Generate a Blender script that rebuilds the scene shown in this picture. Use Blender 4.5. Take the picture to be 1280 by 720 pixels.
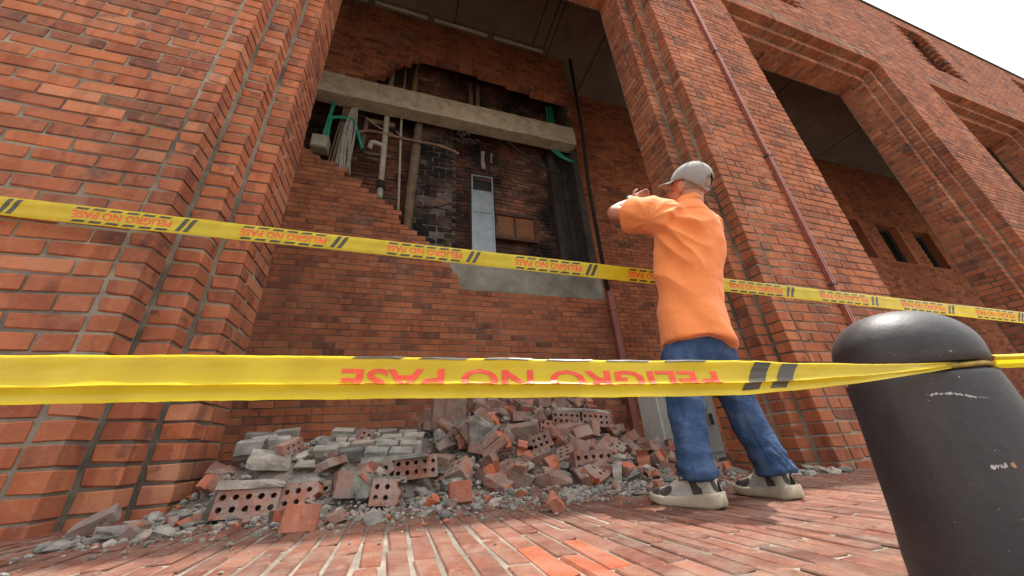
import bpy, bmesh, math, random
import numpy as np
from mathutils import Vector, Matrix, Euler, noise
R_ = math.radians
rng = random.Random(7)

for o in list(bpy.data.objects):
    bpy.data.objects.remove(o)
SC = bpy.context.scene
COL = SC.collection

# ------------------------------------------------------------------ camera
CAM_Z = 0.21
YAW, PITCH, ROLL = R_(18.67), R_(24.84), R_(-3.708)
def cam_axes():
    R0 = Matrix(((1, 0, 0), (0, 0, -1), (0, 1, 0)))
    cy, sy = math.cos(YAW), math.sin(YAW)
    Ry = Matrix(((cy, 0, -sy), (0, 1, 0), (sy, 0, cy)))
    cp, sp = math.cos(PITCH), math.sin(PITCH)
    Rp = Matrix(((1, 0, 0), (0, cp, sp), (0, -sp, cp)))
    cr, sr = math.cos(ROLL), math.sin(ROLL)
    Rr = Matrix(((cr, -sr, 0), (sr, cr, 0), (0, 0, 1)))
    return Rr @ Rp @ Ry @ R0
RCW = cam_axes()
cam = bpy.data.cameras.new('camera')
cam.lens = 12.0
cam.sensor_width = 36.0
cam.sensor_fit = 'HORIZONTAL'
cam.clip_start = 0.02
cam.clip_end = 2000
cam_o = bpy.data.objects.new('camera', cam)
COL.objects.link(cam_o)
m3 = Matrix((RCW[0], -RCW[1], -RCW[2])).transposed()
cam_o.matrix_world = Matrix.Translation((0, 0, CAM_Z)) @ m3.to_4x4()
SC.camera = cam_o

# ------------------------------------------------------------------ sky, sun, exposure
SUN_DIR = Vector((0.28, 0.052, 1.0)).normalized()       # towards the sun: nearly overhead, just behind the roof line
el = math.asin(SUN_DIR.z)
az = math.atan2(SUN_DIR.x, SUN_DIR.y)
wd = bpy.data.worlds.new('World')
SC.world = wd
wd.use_nodes = True
nt = wd.node_tree
nt.nodes.clear()
sky = nt.nodes.new('ShaderNodeTexSky')
sky.sky_type = 'NISHITA'
sky.sun_disc = False
sky.sun_elevation = el
sky.sun_rotation = az
sky.air_density = 1.0
sky.dust_density = 3.0
bw = nt.nodes.new('ShaderNodeRGBToBW')
tint = nt.nodes.new('ShaderNodeMix'); tint.data_type = 'RGBA'; tint.blend_type = 'MULTIPLY'
tint.inputs['Factor'].default_value = 1.0
tint.inputs['B'].default_value = (1.85, 1.8, 1.72, 1)       # bright thin cloud veil over the whole sky
mixs = nt.nodes.new('ShaderNodeMix'); mixs.data_type = 'RGBA'
mixs.inputs['Factor'].default_value = 0.8
bg = nt.nodes.new('ShaderNodeBackground')
bg.inputs['Strength'].default_value = 0.15
wo = nt.nodes.new('ShaderNodeOutputWorld')
nt.links.new(sky.outputs[0], bw.inputs[0])
nt.links.new(bw.outputs[0], tint.inputs['A'])
nt.links.new(sky.outputs[0], mixs.inputs['A'])
nt.links.new(tint.outputs['Result'], mixs.inputs['B'])
nt.links.new(mixs.outputs['Result'], bg.inputs[0])
nt.links.new(bg.outputs[0], wo.inputs[0])
sl = bpy.data.lights.new('sun', 'SUN')
sl.energy = 3.2
sl.angle = R_(0.6)
sl.color = (1.0, 0.95, 0.87)
so = bpy.data.objects.new('sun', sl)
COL.objects.link(so)
so.rotation_euler = SUN_DIR.to_track_quat('Z', 'Y').to_euler()
so.location = SUN_DIR * 40
SC.view_settings.view_transform = 'Standard'
SC.view_settings.look = 'None'
SC.view_settings.exposure = 1.15
SC.view_settings.gamma = 1.0
SC.view_settings.use_curve_mapping = False
SC.render.engine = 'CYCLES'

# ------------------------------------------------------------------ material helpers
class NT:
    def __init__(s, name):
        s.m = bpy.data.materials.new(name); s.m.use_nodes = True
        s.t = s.m.node_tree; s.t.nodes.clear()
        s.out = s.n('OutputMaterial'); s.b = s.n('BsdfPrincipled')
        s.l(s.b.outputs[0], s.out.inputs[0])
        s.b.inputs['Roughness'].default_value = 0.85
    def n(s, k): return s.t.nodes.new('ShaderNode' + k)
    def l(s, a, b): s.t.links.new(a, b)
    def math(s, op, a, b=None, clamp=False):
        n = s.n('Math'); n.operation = op; n.use_clamp = clamp
        for i, v in enumerate((a, b)):
            if v is None: continue
            if isinstance(v, (int, float)): n.inputs[i].default_value = v
            else: s.l(v, n.inputs[i])
        return n.outputs[0]
    def pos(s): return s.n('NewGeometry').outputs['Position']
    def obj(s): return s.n('TexCoord').outputs['Object']
    def scale(s, v, sc, add=None):
        n = s.n('VectorMath'); n.operation = 'MULTIPLY'; s.l(v, n.inputs[0]); n.inputs[1].default_value = sc
        if add is None: return n.outputs[0]
        a = s.n('VectorMath'); a.operation = 'ADD'; s.l(n.outputs[0], a.inputs[0])
        c = s.n('CombineXYZ')
        for i in range(3): s.l(add, c.inputs[i])
        s.l(c.outputs[0], a.inputs[1]); return a.outputs[0]
    def noise(s, v, sc, det=3, rough=.55):
        n = s.n('TexNoise'); s.l(v, n.inputs['Vector']); n.inputs['Scale'].default_value = sc
        n.inputs['Detail'].default_value = det; n.inputs['Roughness'].default_value = rough
        return n.outputs[0]
    def ramp(s, f, stops, interp='LINEAR'):
        n = s.n('ValToRGB'); s.l(f, n.inputs[0]); e = n.color_ramp.elements; n.color_ramp.interpolation = interp
        while len(e) < len(stops): e.new(.5)
        for i, (p, c) in enumerate(stops):
            e[i].position = p; e[i].color = (*c, 1) if len(c) == 3 else c
        return n.outputs[0]
    def mix(s, f, a, b, mode='MIX'):
        n = s.n('Mix'); n.data_type = 'RGBA'; n.blend_type = mode
        for k, v in (('Factor', f), ('A', a), ('B', b)):
            if isinstance(v, (int, float)): n.inputs[k].default_value = v
            elif isinstance(v, tuple): n.inputs[k].default_value = (*v, 1)
            else: s.l(v, n.inputs[k])
        return n.outputs['Result']
    def bump(s, h, st=.3, dist=.002):
        n = s.n('Bump'); n.inputs['Strength'].default_value = st; n.inputs['Distance'].default_value = dist
        s.l(h, n.inputs['Height']); s.l(n.outputs[0], s.b.inputs['Normal'])
    def col(s, c): s.l(c, s.b.inputs['Base Color'])
    def rough(s, v):
        if isinstance(v, (int, float)): s.b.inputs['Roughness'].default_value = v
        else: s.l(v, s.b.inputs['Roughness'])

def brick_mat(name, stops, bands=(9, 9, 1.2), band_amt=.55, dust=(.35, .30, .25), dust_amt=.2, bump=.35, soot=0.0, grain=60, settle=0.0, grime=.0, bloom=.0, dust_scale=5.5):
    t = NT(name)
    g = t.n('NewGeometry'); oi = t.n('ObjectInfo')
    r = t.math('FRACT', t.math('ADD', g.outputs['Random Per Island'], t.math('MULTIPLY', oi.outputs['Random'], 7.31)))
    r2 = t.math('FRACT', t.math('MULTIPLY', r, 17.77))
    r3 = t.math('FRACT', t.math('MULTIPLY', r, 41.3))
    P = g.outputs['Position']
    base = t.ramp(r, stops)
    # kiln flash bands across each brick
    bv = t.scale(P, bands, t.math('MULTIPLY', r2, 60))
    bn = t.noise(bv, 1.0, 1.5, .6)
    bm = t.ramp(bn, [(.40, (0, 0, 0)), (.46, (1, 1, 1)), (.60, (1, 1, 1)), (.64, (.25, .25, .25))])
    dark = t.mix(t.math('MULTIPLY', r3, band_amt), base, (.16, .055, .04))
    lite = t.mix(band_amt * .5, base, (.52, .22, .105))
    c = t.mix(bm, dark, lite)
    # purple-black smudges on a few
    sm = t.noise(t.scale(P, (1, 1, 1), t.math('MULTIPLY', r3, 30)), 13, 2, .5)
    smf = t.math('MULTIPLY', t.ramp(sm, [(.56, (0, 0, 0)), (.68, (1, 1, 1))]), t.math('GREATER_THAN', r2, .72))
    c = t.mix(t.math('MULTIPLY', smf, .6), c, (.085, .045, .045))
    # dust and pale wear
    dn = t.noise(P, dust_scale, 8, .7)
    c = t.mix(t.math('MULTIPLY', t.ramp(dn, [(.42, (0, 0, 0)), (.72, (1, 1, 1))]), dust_amt), c, dust)
    if settle:
        # mortar crust and dust that has settled on upward faces
        sx = t.n('SeparateXYZ'); t.l(g.outputs['True Normal'], sx.inputs[0])
        up_ = t.ramp(sx.outputs[2], [(.25, (0, 0, 0)), (.8, (1, 1, 1))])
        sn_ = t.ramp(t.noise(P, 9, 5, .6), [(.40, (0, 0, 0)), (.60, (1, 1, 1))])
        c = t.mix(t.math('MULTIPLY', t.math('ADD', t.math('MULTIPLY', up_, .5), t.math('MULTIPLY', sn_, .4)), settle), c, (.29, .265, .24))
        cr = t.math('MULTIPLY', t.ramp(t.noise(t.scale(P, (1, 1, 1), t.math('MULTIPLY', r3, 20)), 11, 4, .55), [(.53, (0, 0, 0)), (.57, (1, 1, 1))]), settle)
        c = t.mix(t.math('MULTIPLY', cr, .85), c, (.30, .285, .265))
    gn = t.noise(P, grain * 6, 4, .6)
    c = t.mix(.30, c, t.mix(gn, (.02, .008, .006), (.75, .42, .30)), 'OVERLAY')
    if grime:
        gr_ = t.noise(t.scale(P, (1.0, 1.0, .32)), 2.4, 9, .68)
        c = t.mix(t.math('MULTIPLY', t.ramp(gr_, [(.40, (0, 0, 0)), (.66, (1, 1, 1))]), grime), c, (.045, .030, .026))
        sp_ = t.noise(P, 75, 3, .6)
        c = t.mix(t.math('MULTIPLY', t.ramp(sp_, [(.60, (0, 0, 0)), (.70, (1, 1, 1))]), grime * .8), c, (.035, .022, .018))
        lt_ = t.noise(t.scale(P, (1, 1, 1), t.math('MULTIPLY', r2, 9)), 34, 4, .65)
        c = t.mix(t.math('MULTIPLY', t.ramp(lt_, [(.56, (0, 0, 0)), (.70, (1, 1, 1))]), grime * .6), c, (.52, .24, .13))
    if bloom:
        bl_ = t.noise(t.scale(P, (1, 1, .55)), 1.7, 9, .72)
        c = t.mix(t.math('MULTIPLY', t.ramp(bl_, [(.57, (0, 0, 0)), (.72, (1, 1, 1))]), bloom), c, (.42, .37, .32))
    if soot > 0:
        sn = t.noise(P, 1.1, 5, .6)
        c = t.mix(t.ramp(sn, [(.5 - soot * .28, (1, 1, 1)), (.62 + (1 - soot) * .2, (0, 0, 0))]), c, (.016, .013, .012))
    t.col(c)
    hn = t.math('ADD', t.math('MULTIPLY', t.noise(P, 55, 5, .6), .7), t.math('MULTIPLY', gn, .3))
    t.bump(hn, bump, .004)
    t.rough(.9)
    t.b.inputs['Specular IOR Level'].default_value = .3
    return t.m

BR_STOPS = [(0, (.12, .05, .036)), (.05, (.20, .068, .040)), (.14, (.29, .085, .040)), (.42, (.39, .115, .046)),
            (.75, (.45, .145, .058)), (.92, (.49, .185, .085)), (1, (.52, .24, .13))]
M = {}
M['brick'] = brick_mat('facade_brick', BR_STOPS, grime=.42, bloom=.28, bump=.6)
M['brick_depth'] = brick_mat('reveal_brick', BR_STOPS, bands=(4, 9, 1.2), grime=.5)
M['brick_wall'] = brick_mat('gallery_brick', [(0, (.12, .052, .038)), (.11, (.23, .08, .045)), (.3, (.40, .128, .056)), (.8, (.50, .168, .074)), (1, (.54, .22, .105))], band_amt=.5, dust_amt=.15, grime=.34, bloom=.2)
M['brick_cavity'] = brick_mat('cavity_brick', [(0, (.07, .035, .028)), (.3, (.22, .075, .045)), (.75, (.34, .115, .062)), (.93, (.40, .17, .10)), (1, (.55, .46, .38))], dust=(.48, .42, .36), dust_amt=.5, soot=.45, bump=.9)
M['brick_old'] = brick_mat('chimney_brick', [(0, (.10, .06, .045)), (.5, (.28, .16, .115)), (1, (.42, .30, .23))], dust=(.50, .46, .41), dust_amt=.7, soot=.32, bump=1.0)
M['paver'] = brick_mat('paver_brick', [(0, (.11, .046, .034)), (.3, (.15, .060, .041)), (.7, (.185, .074, .050)), (1, (.22, .098, .070))], bands=(3, 3, 3), band_amt=.12, dust=(.29, .25, .205), dust_amt=.65, bump=.8, grime=.4, dust_scale=9)
M['rubble_brick'] = brick_mat('fallen_brick', [(0, (.10, .05, .042)), (.3, (.19, .08, .058)), (.6, (.27, .10, .065)), (.85, (.33, .13, .085)), (1, (.38, .12, .055))], bands=(6, 6, 6), band_amt=.25, dust=(.40, .37, .345), dust_amt=.85, bump=1.0, settle=.75, grime=.6)
M['brick_face'] = brick_mat('clean_brick_face', [(0, (.27, .072, .036)), (1, (.33, .092, .046))], bands=(6, 6, 6), band_amt=.3, dust_amt=.5, grime=.5, bump=.8)
M['brick_core'] = brick_mat('broken_brick_core', [(0, (.30, .085, .042)), (1, (.46, .14, .065))], bands=(4, 4, 4), band_amt=.1, dust=(.36, .30, .26), dust_amt=.6, bump=1.0)

def mortar_mat(name, c0, c1, c2, sc=8, bump=.8, dirt=0.0, isl=0.0):
    t = NT(name); P = t.pos()
    n = t.noise(P, sc, 8, .65); n2 = t.noise(P, sc * 18, 4, .6); n3 = t.noise(P, 1.3, 4, .6)
    c = t.ramp(n, [(.3, c0), (.5, c1), (.7, c2)])
    c = t.mix(.35, c, t.mix(n2, (.05, .05, .045), (.85, .83, .78)), 'OVERLAY')
    if dirt: c = t.mix(t.math('MULTIPLY', t.ramp(n3, [(.45, (0, 0, 0)), (.62, (1, 1, 1))]), dirt), c, (.03, .027, .024))
    if isl:
        g = t.n('NewGeometry'); oi = t.n('ObjectInfo')
        rr = t.math('FRACT', t.math('ADD', g.outputs['Random Per Island'], t.math('MULTIPLY', oi.outputs['Random'], 5.3)))
        c = t.mix(1.0, c, t.ramp(rr, [(0, (1 - isl,) * 3), (.6, (.95, .93, .9)), (1, (1.0, .86, .78))]), 'MULTIPLY')
    t.col(c); t.rough(.95)
    t.bump(t.math('ADD', t.math('MULTIPLY', n, .6), t.math('MULTIPLY', n2, .4)), bump, .006)
    return t.m
M['mortar'] = mortar_mat('mortar', (.19, .158, .118), (.28, .24, .185), (.37, .325, .26), dirt=.7)
M['mortar_pale'] = mortar_mat('fallen_mortar', (.15, .14, .125), (.27, .26, .24), (.42, .41, .385), sc=16, bump=1.0, isl=.55)
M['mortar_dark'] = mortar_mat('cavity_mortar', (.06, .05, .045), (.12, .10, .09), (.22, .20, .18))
M['concrete'] = mortar_mat('beam_concrete', (.30, .245, .175), (.44, .365, .27), (.54, .46, .36), sc=7)
M['plaster'] = mortar_mat('old_plaster', (.20, .185, .15), (.30, .28, .23), (.39, .37, .32), sc=3.2, dirt=.4)
M['ceiling'] = mortar_mat('ceiling_concrete', (.17, .145, .115), (.22, .19, .155), (.27, .24, .2), sc=1.5, bump=.3)
M['joint_sand'] = mortar_mat('paving_joint', (.10, .085, .07), (.19, .165, .135), (.33, .295, .245), sc=4)
M['debris'] = mortar_mat('debris_dust', (.10, .075, .06), (.17, .14, .12), (.27, .24, .215), sc=14, bump=1.0)

def simple_mat(name, c, rough=.6, metal=0, var=.25, sc=20, bump=.15, spec=.5, dist=.002):
    t = NT(name); P = t.obj()
    n = t.noise(P, sc, 5, .6); n2 = t.noise(P, sc * .17, 3, .6)
    f = t.math('ADD', t.math('MULTIPLY', n, .5), t.math('MULTIPLY', n2, .5))
    lo = tuple(v * (1 - var) for v in c); hi = tuple(min(1, v * (1 + var)) for v in c)
    t.col(t.ramp(f, [(.35, lo), (.65, hi)])); t.rough(rough)
    t.b.inputs['Metallic'].default_value = metal
    t.b.inputs['Specular IOR Level'].default_value = spec
    t.bump(n, bump, dist); return t.m
M['soot'] = simple_mat('soot_shade_black', (.022, .018, .015), .9)  # also stands in for the shade inside the metal duct
M['charred'] = simple_mat('charred_wood', (.045, .035, .028), .9, var=.6, sc=25, bump=.7)
M['pvc'] = simple_mat('aged_pvc', (.38, .34, .28), .5)
M['wood_post'] = simple_mat('weathered_wood', (.16, .11, .07), .85, var=.5, sc=35, bump=.6)
M['rust'] = simple_mat('rusty_pipe', (.22, .13, .08), .75, var=.5)
M['green'] = simple_mat('green_conduit', (.02, .26, .18), .45)
M['black_cable'] = simple_mat('black_cable', (.012, .012, .013), .5)
M['cable'] = simple_mat('pale_cable', (.36, .33, .29), .6, var=.35)
M['box'] = simple_mat('junction_box', (.34, .32, .25), .6)
M['duct'] = simple_mat('galvanised_steel', (.25, .275, .29), .4, metal=.6, var=.22, sc=9)
M['dark'] = simple_mat('dark_glass', (.012, .013, .016), .12)
M['hatch'] = simple_mat('varnished_wood', (.21, .075, .026), .5, var=.45, sc=14)
M['hatch_frame'] = simple_mat('dark_wood', (.07, .028, .014), .6, var=.4)
M['tube'] = simple_mat('lamp_housing', (.55, .53, .49), .5)
M['coping'] = simple_mat('coping', (.06, .05, .05), .8)
M['conduit'] = simple_mat('painted_conduit', (.27, .075, .05), .42, var=.3)
M['cabinet'] = simple_mat('cabinet_paint', (.60, .61, .55), .5, var=.12)

# ------------------------------------------------------------------ geometry helpers
def wloc(p):
    v = Vector((0, 0, 0))
    while p is not None:
        v += p.location; p = p.parent
    return v
def mesh_obj(name, verts, faces, mat, parent=None, smooth=False):
    """world-space verts -> one object (child verts are kept relative to the parent)"""
    me = bpy.data.meshes.new(name)
    off = np.array(wloc(parent)) if parent is not None else np.zeros(3)
    v = np.asarray(verts, float).reshape(-1, 3) - off
    me.from_pydata(v.tolist(), [], faces)
    me.update()
    if smooth: me.shade_smooth()
    o = bpy.data.objects.new(name, me)
    for m_ in (mat if isinstance(mat, (list, tuple)) else [mat]): me.materials.append(m_)
    COL.objects.link(o)
    if parent is not None: o.parent = parent
    return o
def tag(o, label, cat, group=None, kind=None):
    o['label'] = label
    if cat: o['category'] = cat
    if group: o['group'] = group
    if kind: o['kind'] = kind
    return o
def empty(name, loc, parent=None):
    o = bpy.data.objects.new(name, None); COL.objects.link(o)
    o.empty_display_size = .1
    if parent is not None:
        o.parent = parent; o.location = Vector(loc) - wloc(parent)
    else: o.location = loc
    return o
BOXF = [(0, 3, 2, 1), (4, 5, 6, 7), (0, 1, 5, 4), (1, 2, 6, 5), (2, 3, 7, 6), (3, 0, 4, 7)]
def boxv(x0, x1, y0, y1, z0, z1):
    return [(x0, y0, z0), (x1, y0, z0), (x1, y1, z0), (x0, y1, z0), (x0, y0, z1), (x1, y0, z1), (x1, y1, z1), (x0, y1, z1)]
class Acc:
    def __init__(s): s.v = []; s.f = []; s.n = 0
    def add(s, v, f):
        s.v.extend(v); s.f.extend([tuple(i + s.n for i in q) for q in f]); s.n += len(v)
    def box(s, *a): s.add(boxv(*a), BOXF)
    def obj(s, name, mat, parent=None, smooth=False): return mesh_obj(name, s.v, s.f, mat, parent, smooth)
def chamfer_box(dx, dy, dz, c, r, jit=0.0):
    """chamfered box about the origin, 24 verts, 44 triangles"""
    hx, hy, hz = dx / 2, dy / 2, dz / 2
    V = []; idx = {}
    for sx in (-1, 1):
        for sy in (-1, 1):
            for sz in (-1, 1):
                k = c * (r.uniform(.5, 1.7) if r.random() > .13 else r.uniform(2.2, 4.6)); jx, jy, jz = (r.uniform(-jit, jit) for _ in range(3))
                for ax in range(3):
                    p = [sx * (hx - k) + jx, sy * (hy - k) + jy, sz * (hz - k) + jz]
                    p[ax] += (sx, sy, sz)[ax] * k
                    idx[(sx, sy, sz, ax)] = len(V); V.append(tuple(p))
    F = []
    for ax in range(3):
        a1, a2 = (ax + 1) % 3, (ax + 2) % 3
        for s in (-1, 1):
            q = []
            for (u, w) in ((-1, -1), (1, -1), (1, 1), (-1, 1)):
                k = [0, 0, 0]; k[ax] = s; k[a1] = u; k[a2] = w
                q.append(idx[(k[0], k[1], k[2], ax)])
            F.append(tuple(q if s > 0 else q[::-1]))
    for ax in range(3):       # edges along ax
        a1, a2 = (ax + 1) % 3, (ax + 2) % 3
        for u in (-1, 1):
            for w in (-1, 1):
                k0 = [0, 0, 0]; k0[ax] = -1; k0[a1] = u; k0[a2] = w
                k1 = list(k0); k1[ax] = 1
                q = (idx[(*k0, a1)], idx[(*k1, a1)], idx[(*k1, a2)], idx[(*k0, a2)])
                F.append(q if u * w < 0 else q[::-1])
    for sx in (-1, 1):
        for sy in (-1, 1):
            for sz in (-1, 1):
                q = tuple(idx[(sx, sy, sz, ax)] for ax in range(3))
                F.append(q if sx * sy * sz > 0 else q[::-1])
    return V, F

def project(p):
    q = RCW @ (Vector(p) - Vector((0, 0, CAM_Z)))
    if q.z < .05: return None
    return (512 + q.x / q.z * 341.333, 288 + q.y / q.z * 341.333, q.z)
def shown_area(b):
    (cx, cy, cz), (dx, dy, dz) = b[0], b[1]
    pts = []
    for sx in (-.5, .5):
        for sy in (-.5, .5):
            for sz in (-.5, .5):
                q = project((cx + sx * dx, cy + sy * dy, cz + sz * dz))
                if q is None: return 0
                pts.append(q)
    xs = [min(max(p[0], 0), 1024) for p in pts]; ys = [min(max(p[1], 0), 576) for p in pts]
    return (max(xs) - min(xs)) * (max(ys) - min(ys))

_variants = {}
def brick_mesh(dims, kind, mat):
    key = (tuple(round(d, 3) for d in dims), kind, mat.name)
    if key not in _variants:
        r = random.Random(hash(key) & 0xffff)
        V, F = chamfer_box(*dims, .0030, r, .0021)
        me = bpy.data.meshes.new('brick'); me.from_pydata(V, [], F); me.materials.append(mat); me.update()
        _variants[key] = me
    return _variants[key]
def emit_bricks(bricks, parent, mat, n_single, rest_name, name='brick', jitter=.0015, rot=.004, hidden=None, fine_rest=True):
    """the n_single bricks that show largest become objects, the rest one joined part"""
    order = sorted(range(len(bricks)), key=lambda i: -shown_area(bricks[i]))
    if hidden: order = [i for i in order if not hidden(bricks[i])] + [i for i in order if hidden(bricks[i])]
    single = set(i for i in order[:n_single] if shown_area(bricks[i]) > 20)
    off = wloc(parent)
    acc = Acc(); r = random.Random(len(bricks))
    out = []
    for i, (c, d) in enumerate(bricks):
        cc = Vector(c) + Vector((r.uniform(-jitter, jitter), r.uniform(-jitter * 1.6, jitter * 1.6), r.uniform(-jitter, jitter)))
        if i in single:
            o = bpy.data.objects.new(name, brick_mesh(d, r.randrange(5), mat))
            o.location = cc - off
            o.rotation_euler = (r.uniform(-rot, rot), r.uniform(-rot, rot), r.uniform(-rot, rot))
            COL.objects.link(o); o.parent = parent; out.append(o)
        elif fine_rest and shown_area((c, d)) > 60:
            V, F = chamfer_box(*d, .0030, r, .0020)
            acc.add([(x + cc.x, y + cc.y, z + cc.z) for x, y, z in V], F)
        else:
            hx, hy, hz = d[0] / 2, d[1] / 2, d[2] / 2
            e = rot * .6
            t1, t2 = r.uniform(-e, e) * hx, r.uniform(-e, e) * hx
            V = boxv(cc.x - hx, cc.x + hx, cc.y - hy, cc.y + hy, cc.z - hz, cc.z + hz)
            acc.add(V, BOXF)
    if acc.n:
        o = acc.obj(rest_name, mat, parent); o['kind'] = 'stuff'
    return out

def gz(x, y=0.0): return -0.022 * x

# ------------------------------------------------------------------ ground and paving
S = 400
me_v = [(x, y, gz(x) - .0042) for x in (-S, S) for y in (-S, S)]
ground = mesh_obj('ground', me_v, [(0, 2, 3, 1)], M['joint_sand']); ground['kind'] = 'structure'

pav = empty('brick_pavement', (0, 1, 0)); pav['kind'] = 'structure'
PW, PL = .0585, .238
pavers = []
r = random.Random(3)
for i in range(-62, 260):
    x = i * PW + .02
    off = (i % 2) * PL * .5 + r.uniform(-.012, .012)
    for j in range(-3, 22):
        y = j * PL + off
        if y > (4.4 if x < 3.1 else 5.15) or y < -.6: continue
        pavers.append(((x, y, gz(x) - .02 + r.uniform(-.0012, .0012)), (PW - .0075 + r.uniform(-.001, .001), PL - .010 + r.uniform(-.003, .002), .04)))
def pav_hidden(b):
    x, y, z = b[0]
    return y > 1.75 or (-.7 < x < 1.5 and y > 1.62)
PO = emit_bricks(pavers, pav, M['paver'], 300, 'paver_field', name='paver', jitter=.0008, rot=.006, hidden=pav_hidden)
M['paver_new'] = brick_mat('new_paver', [(0, (.26, .068, .030)), (1, (.31, .088, .038))], bands=(3, 3, 3), band_amt=.12, dust=(.36, .30, .25), dust_amt=.45, bump=.7, grime=.3, dust_scale=9)
newm = {}
for o in PO:                              # a patch of newer, brighter pavers
    wx, wy = o.location.x, o.location.y + 1
    if .27 < wx < .50 and .66 < wy < .90 and (wx - .385) ** 2 + (wy - .78) ** 2 < .014:
        k_ = o.data.name
        if k_ not in newm:
            newm[k_] = o.data.copy(); newm[k_].materials.clear(); newm[k_].materials.append(M['paver_new'])
        o.data = newm[k_]

# ------------------------------------------------------------------ the brick building
PITCH_Z, Z_PHASE, BL, MJ = .0835, .236 - .0835 * 4, .25, .0118
BH = PITCH_Z - MJ
Y0, Y1, Y2, YR = 1.8, 1.929, 2.057, 2.416           # front plane, two set-backs, back of the reveal
DX = .129
LINT = 6.62                                         # head of the openings
TOP = 9.86
bld = empty('brick_building', (2.826, 1.8, gz(2.8)))
tag(bld, 'red brick building with stepped piers, deep openings and upper windows', 'building')

def courses(z0, z1):
    k = math.floor((z0 - Z_PHASE) / PITCH_Z)
    while Z_PHASE + k * PITCH_Z < z1 - .02:
        zc = Z_PHASE + (k + .5) * PITCH_Z
        yield k, zc
        k += 1
def run_x(u0, u1, k, L=BL):
    """running bond spans between u0 and u1, starting at u0"""
    s = u0; first = (L / 2 if k % 2 else L)
    while s < u1 - .03:
        e = min(s + first, u1)
        if u1 - e < .05: e = u1
        yield s, e
        s = e; first = L
def footprint_extrude(acc, pts, z0, z1):
    n = len(pts)
    V = [(x, y, z0) for x, y in pts] + [(x, y, z1) for x, y in pts]
    F = [tuple(range(n))[::-1], tuple(range(n, 2 * n))] + [(i, (i + 1) % n, n + (i + 1) % n, n + i) for i in range(n)]
    acc.add(V, F)
def pier(xl, xr, joint_l, joint_r, n_single, zbot, detail_left=True, label=None):
    """stepped brick pier with its front between xl and xr"""
    p = empty('pier', ((xl + xr) / 2, Y0, zbot), bld)
    if label: p['label'] = label
    acc = Acc(); e = .0075
    prof = [(xl + e, Y0 + e), (xr - e, Y0 + e), (xr - e, Y1 + e), (xr + DX - e, Y1 + e), (xr + DX - e, Y2 + e), (xr + 2 * DX - e, Y2 + e), (xr + 2 * DX - e, YR),
            (xl - 2 * DX + e, YR), (xl - 2 * DX + e, Y2 + e), (xl - DX + e, Y2 + e), (xl - DX + e, Y1 + e), (xl + e, Y1 + e)]
    footprint_extrude(acc, prof, zbot - .2, LINT + .3)
    acc.obj('mortar_core', M['mortar'], p)
    B = []
    for k, zc in courses(zbot - .05, LINT):
        jl = xl + joint_l; jr = xr - joint_r
        if joint_l: B.append((((xl + jl - MJ) / 2, (Y0 + Y1 - MJ) / 2, zc), (jl - xl - MJ, Y1 - Y0 - MJ, BH)))
        if joint_r: B.append((((xr + jr + MJ) / 2, (Y0 + Y1 - MJ) / 2, zc), (xr - jr - MJ, Y1 - Y0 - MJ, BH)))
        # start the bond at the joint that is seen best
        if joint_r:
            for s, t in run_x(-jr, -jl, k): B.append(((-(s + t) / 2, Y0 + .06, zc), (t - s - MJ, .12, BH)))
        else:
            for s, t in run_x(jl, jr, k):
                s_, t_ = s + MJ / 2, t - MJ / 2
                if not joint_l and s < jl + .001: s_ = xl
                if t > jr - .001: t_ = xr
                B.append((((s_ + t_) / 2, Y0 + .06, zc), (t_ - s_, .12, BH)))
        for sgn, xe in ((-1, xl), (1, xr)):
            a0, a1 = xe, xe + sgn * DX
            B.append((((a0 + a1) / 2 + sgn * MJ / 2, (Y1 + Y2 - MJ) / 2, zc), (DX - MJ, Y2 - Y1 - MJ, BH)))
            b0, b1 = xe + sgn * DX, xe + sgn * 2 * DX
            ys = Y2; first = .125 if k % 2 else .185
            while ys < YR - .02:
                ye = min(ys + first, YR); 
                if YR - ye < .04: ye = YR
                B.append((((b0 + b1) / 2 + sgn * MJ / 2, (ys + ye - MJ) / 2, zc), (DX - MJ, ye - ys - MJ, BH)))
                ys = ye; first = .25
    emit_bricks(B, p, M['brick'], n_single, 'brickwork')
    return p
MOD = 5.647
PX = 2.826
pier(PX - MOD, PX - MOD + 1.66, 0, .1115, 300, gz(-1.9), label='near brick pier with a rubble-strewn foot')
pier(PX, PX + 1.656, .144, 0, 300, gz(3.6), label='brick pier with a red conduit up its front')
for k in (1, 2, 3, 4):
    pier(PX + MOD * k, PX + MOD * k + 1.656, 0, 0, 0, gz(PX + MOD * k + .8))

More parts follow.
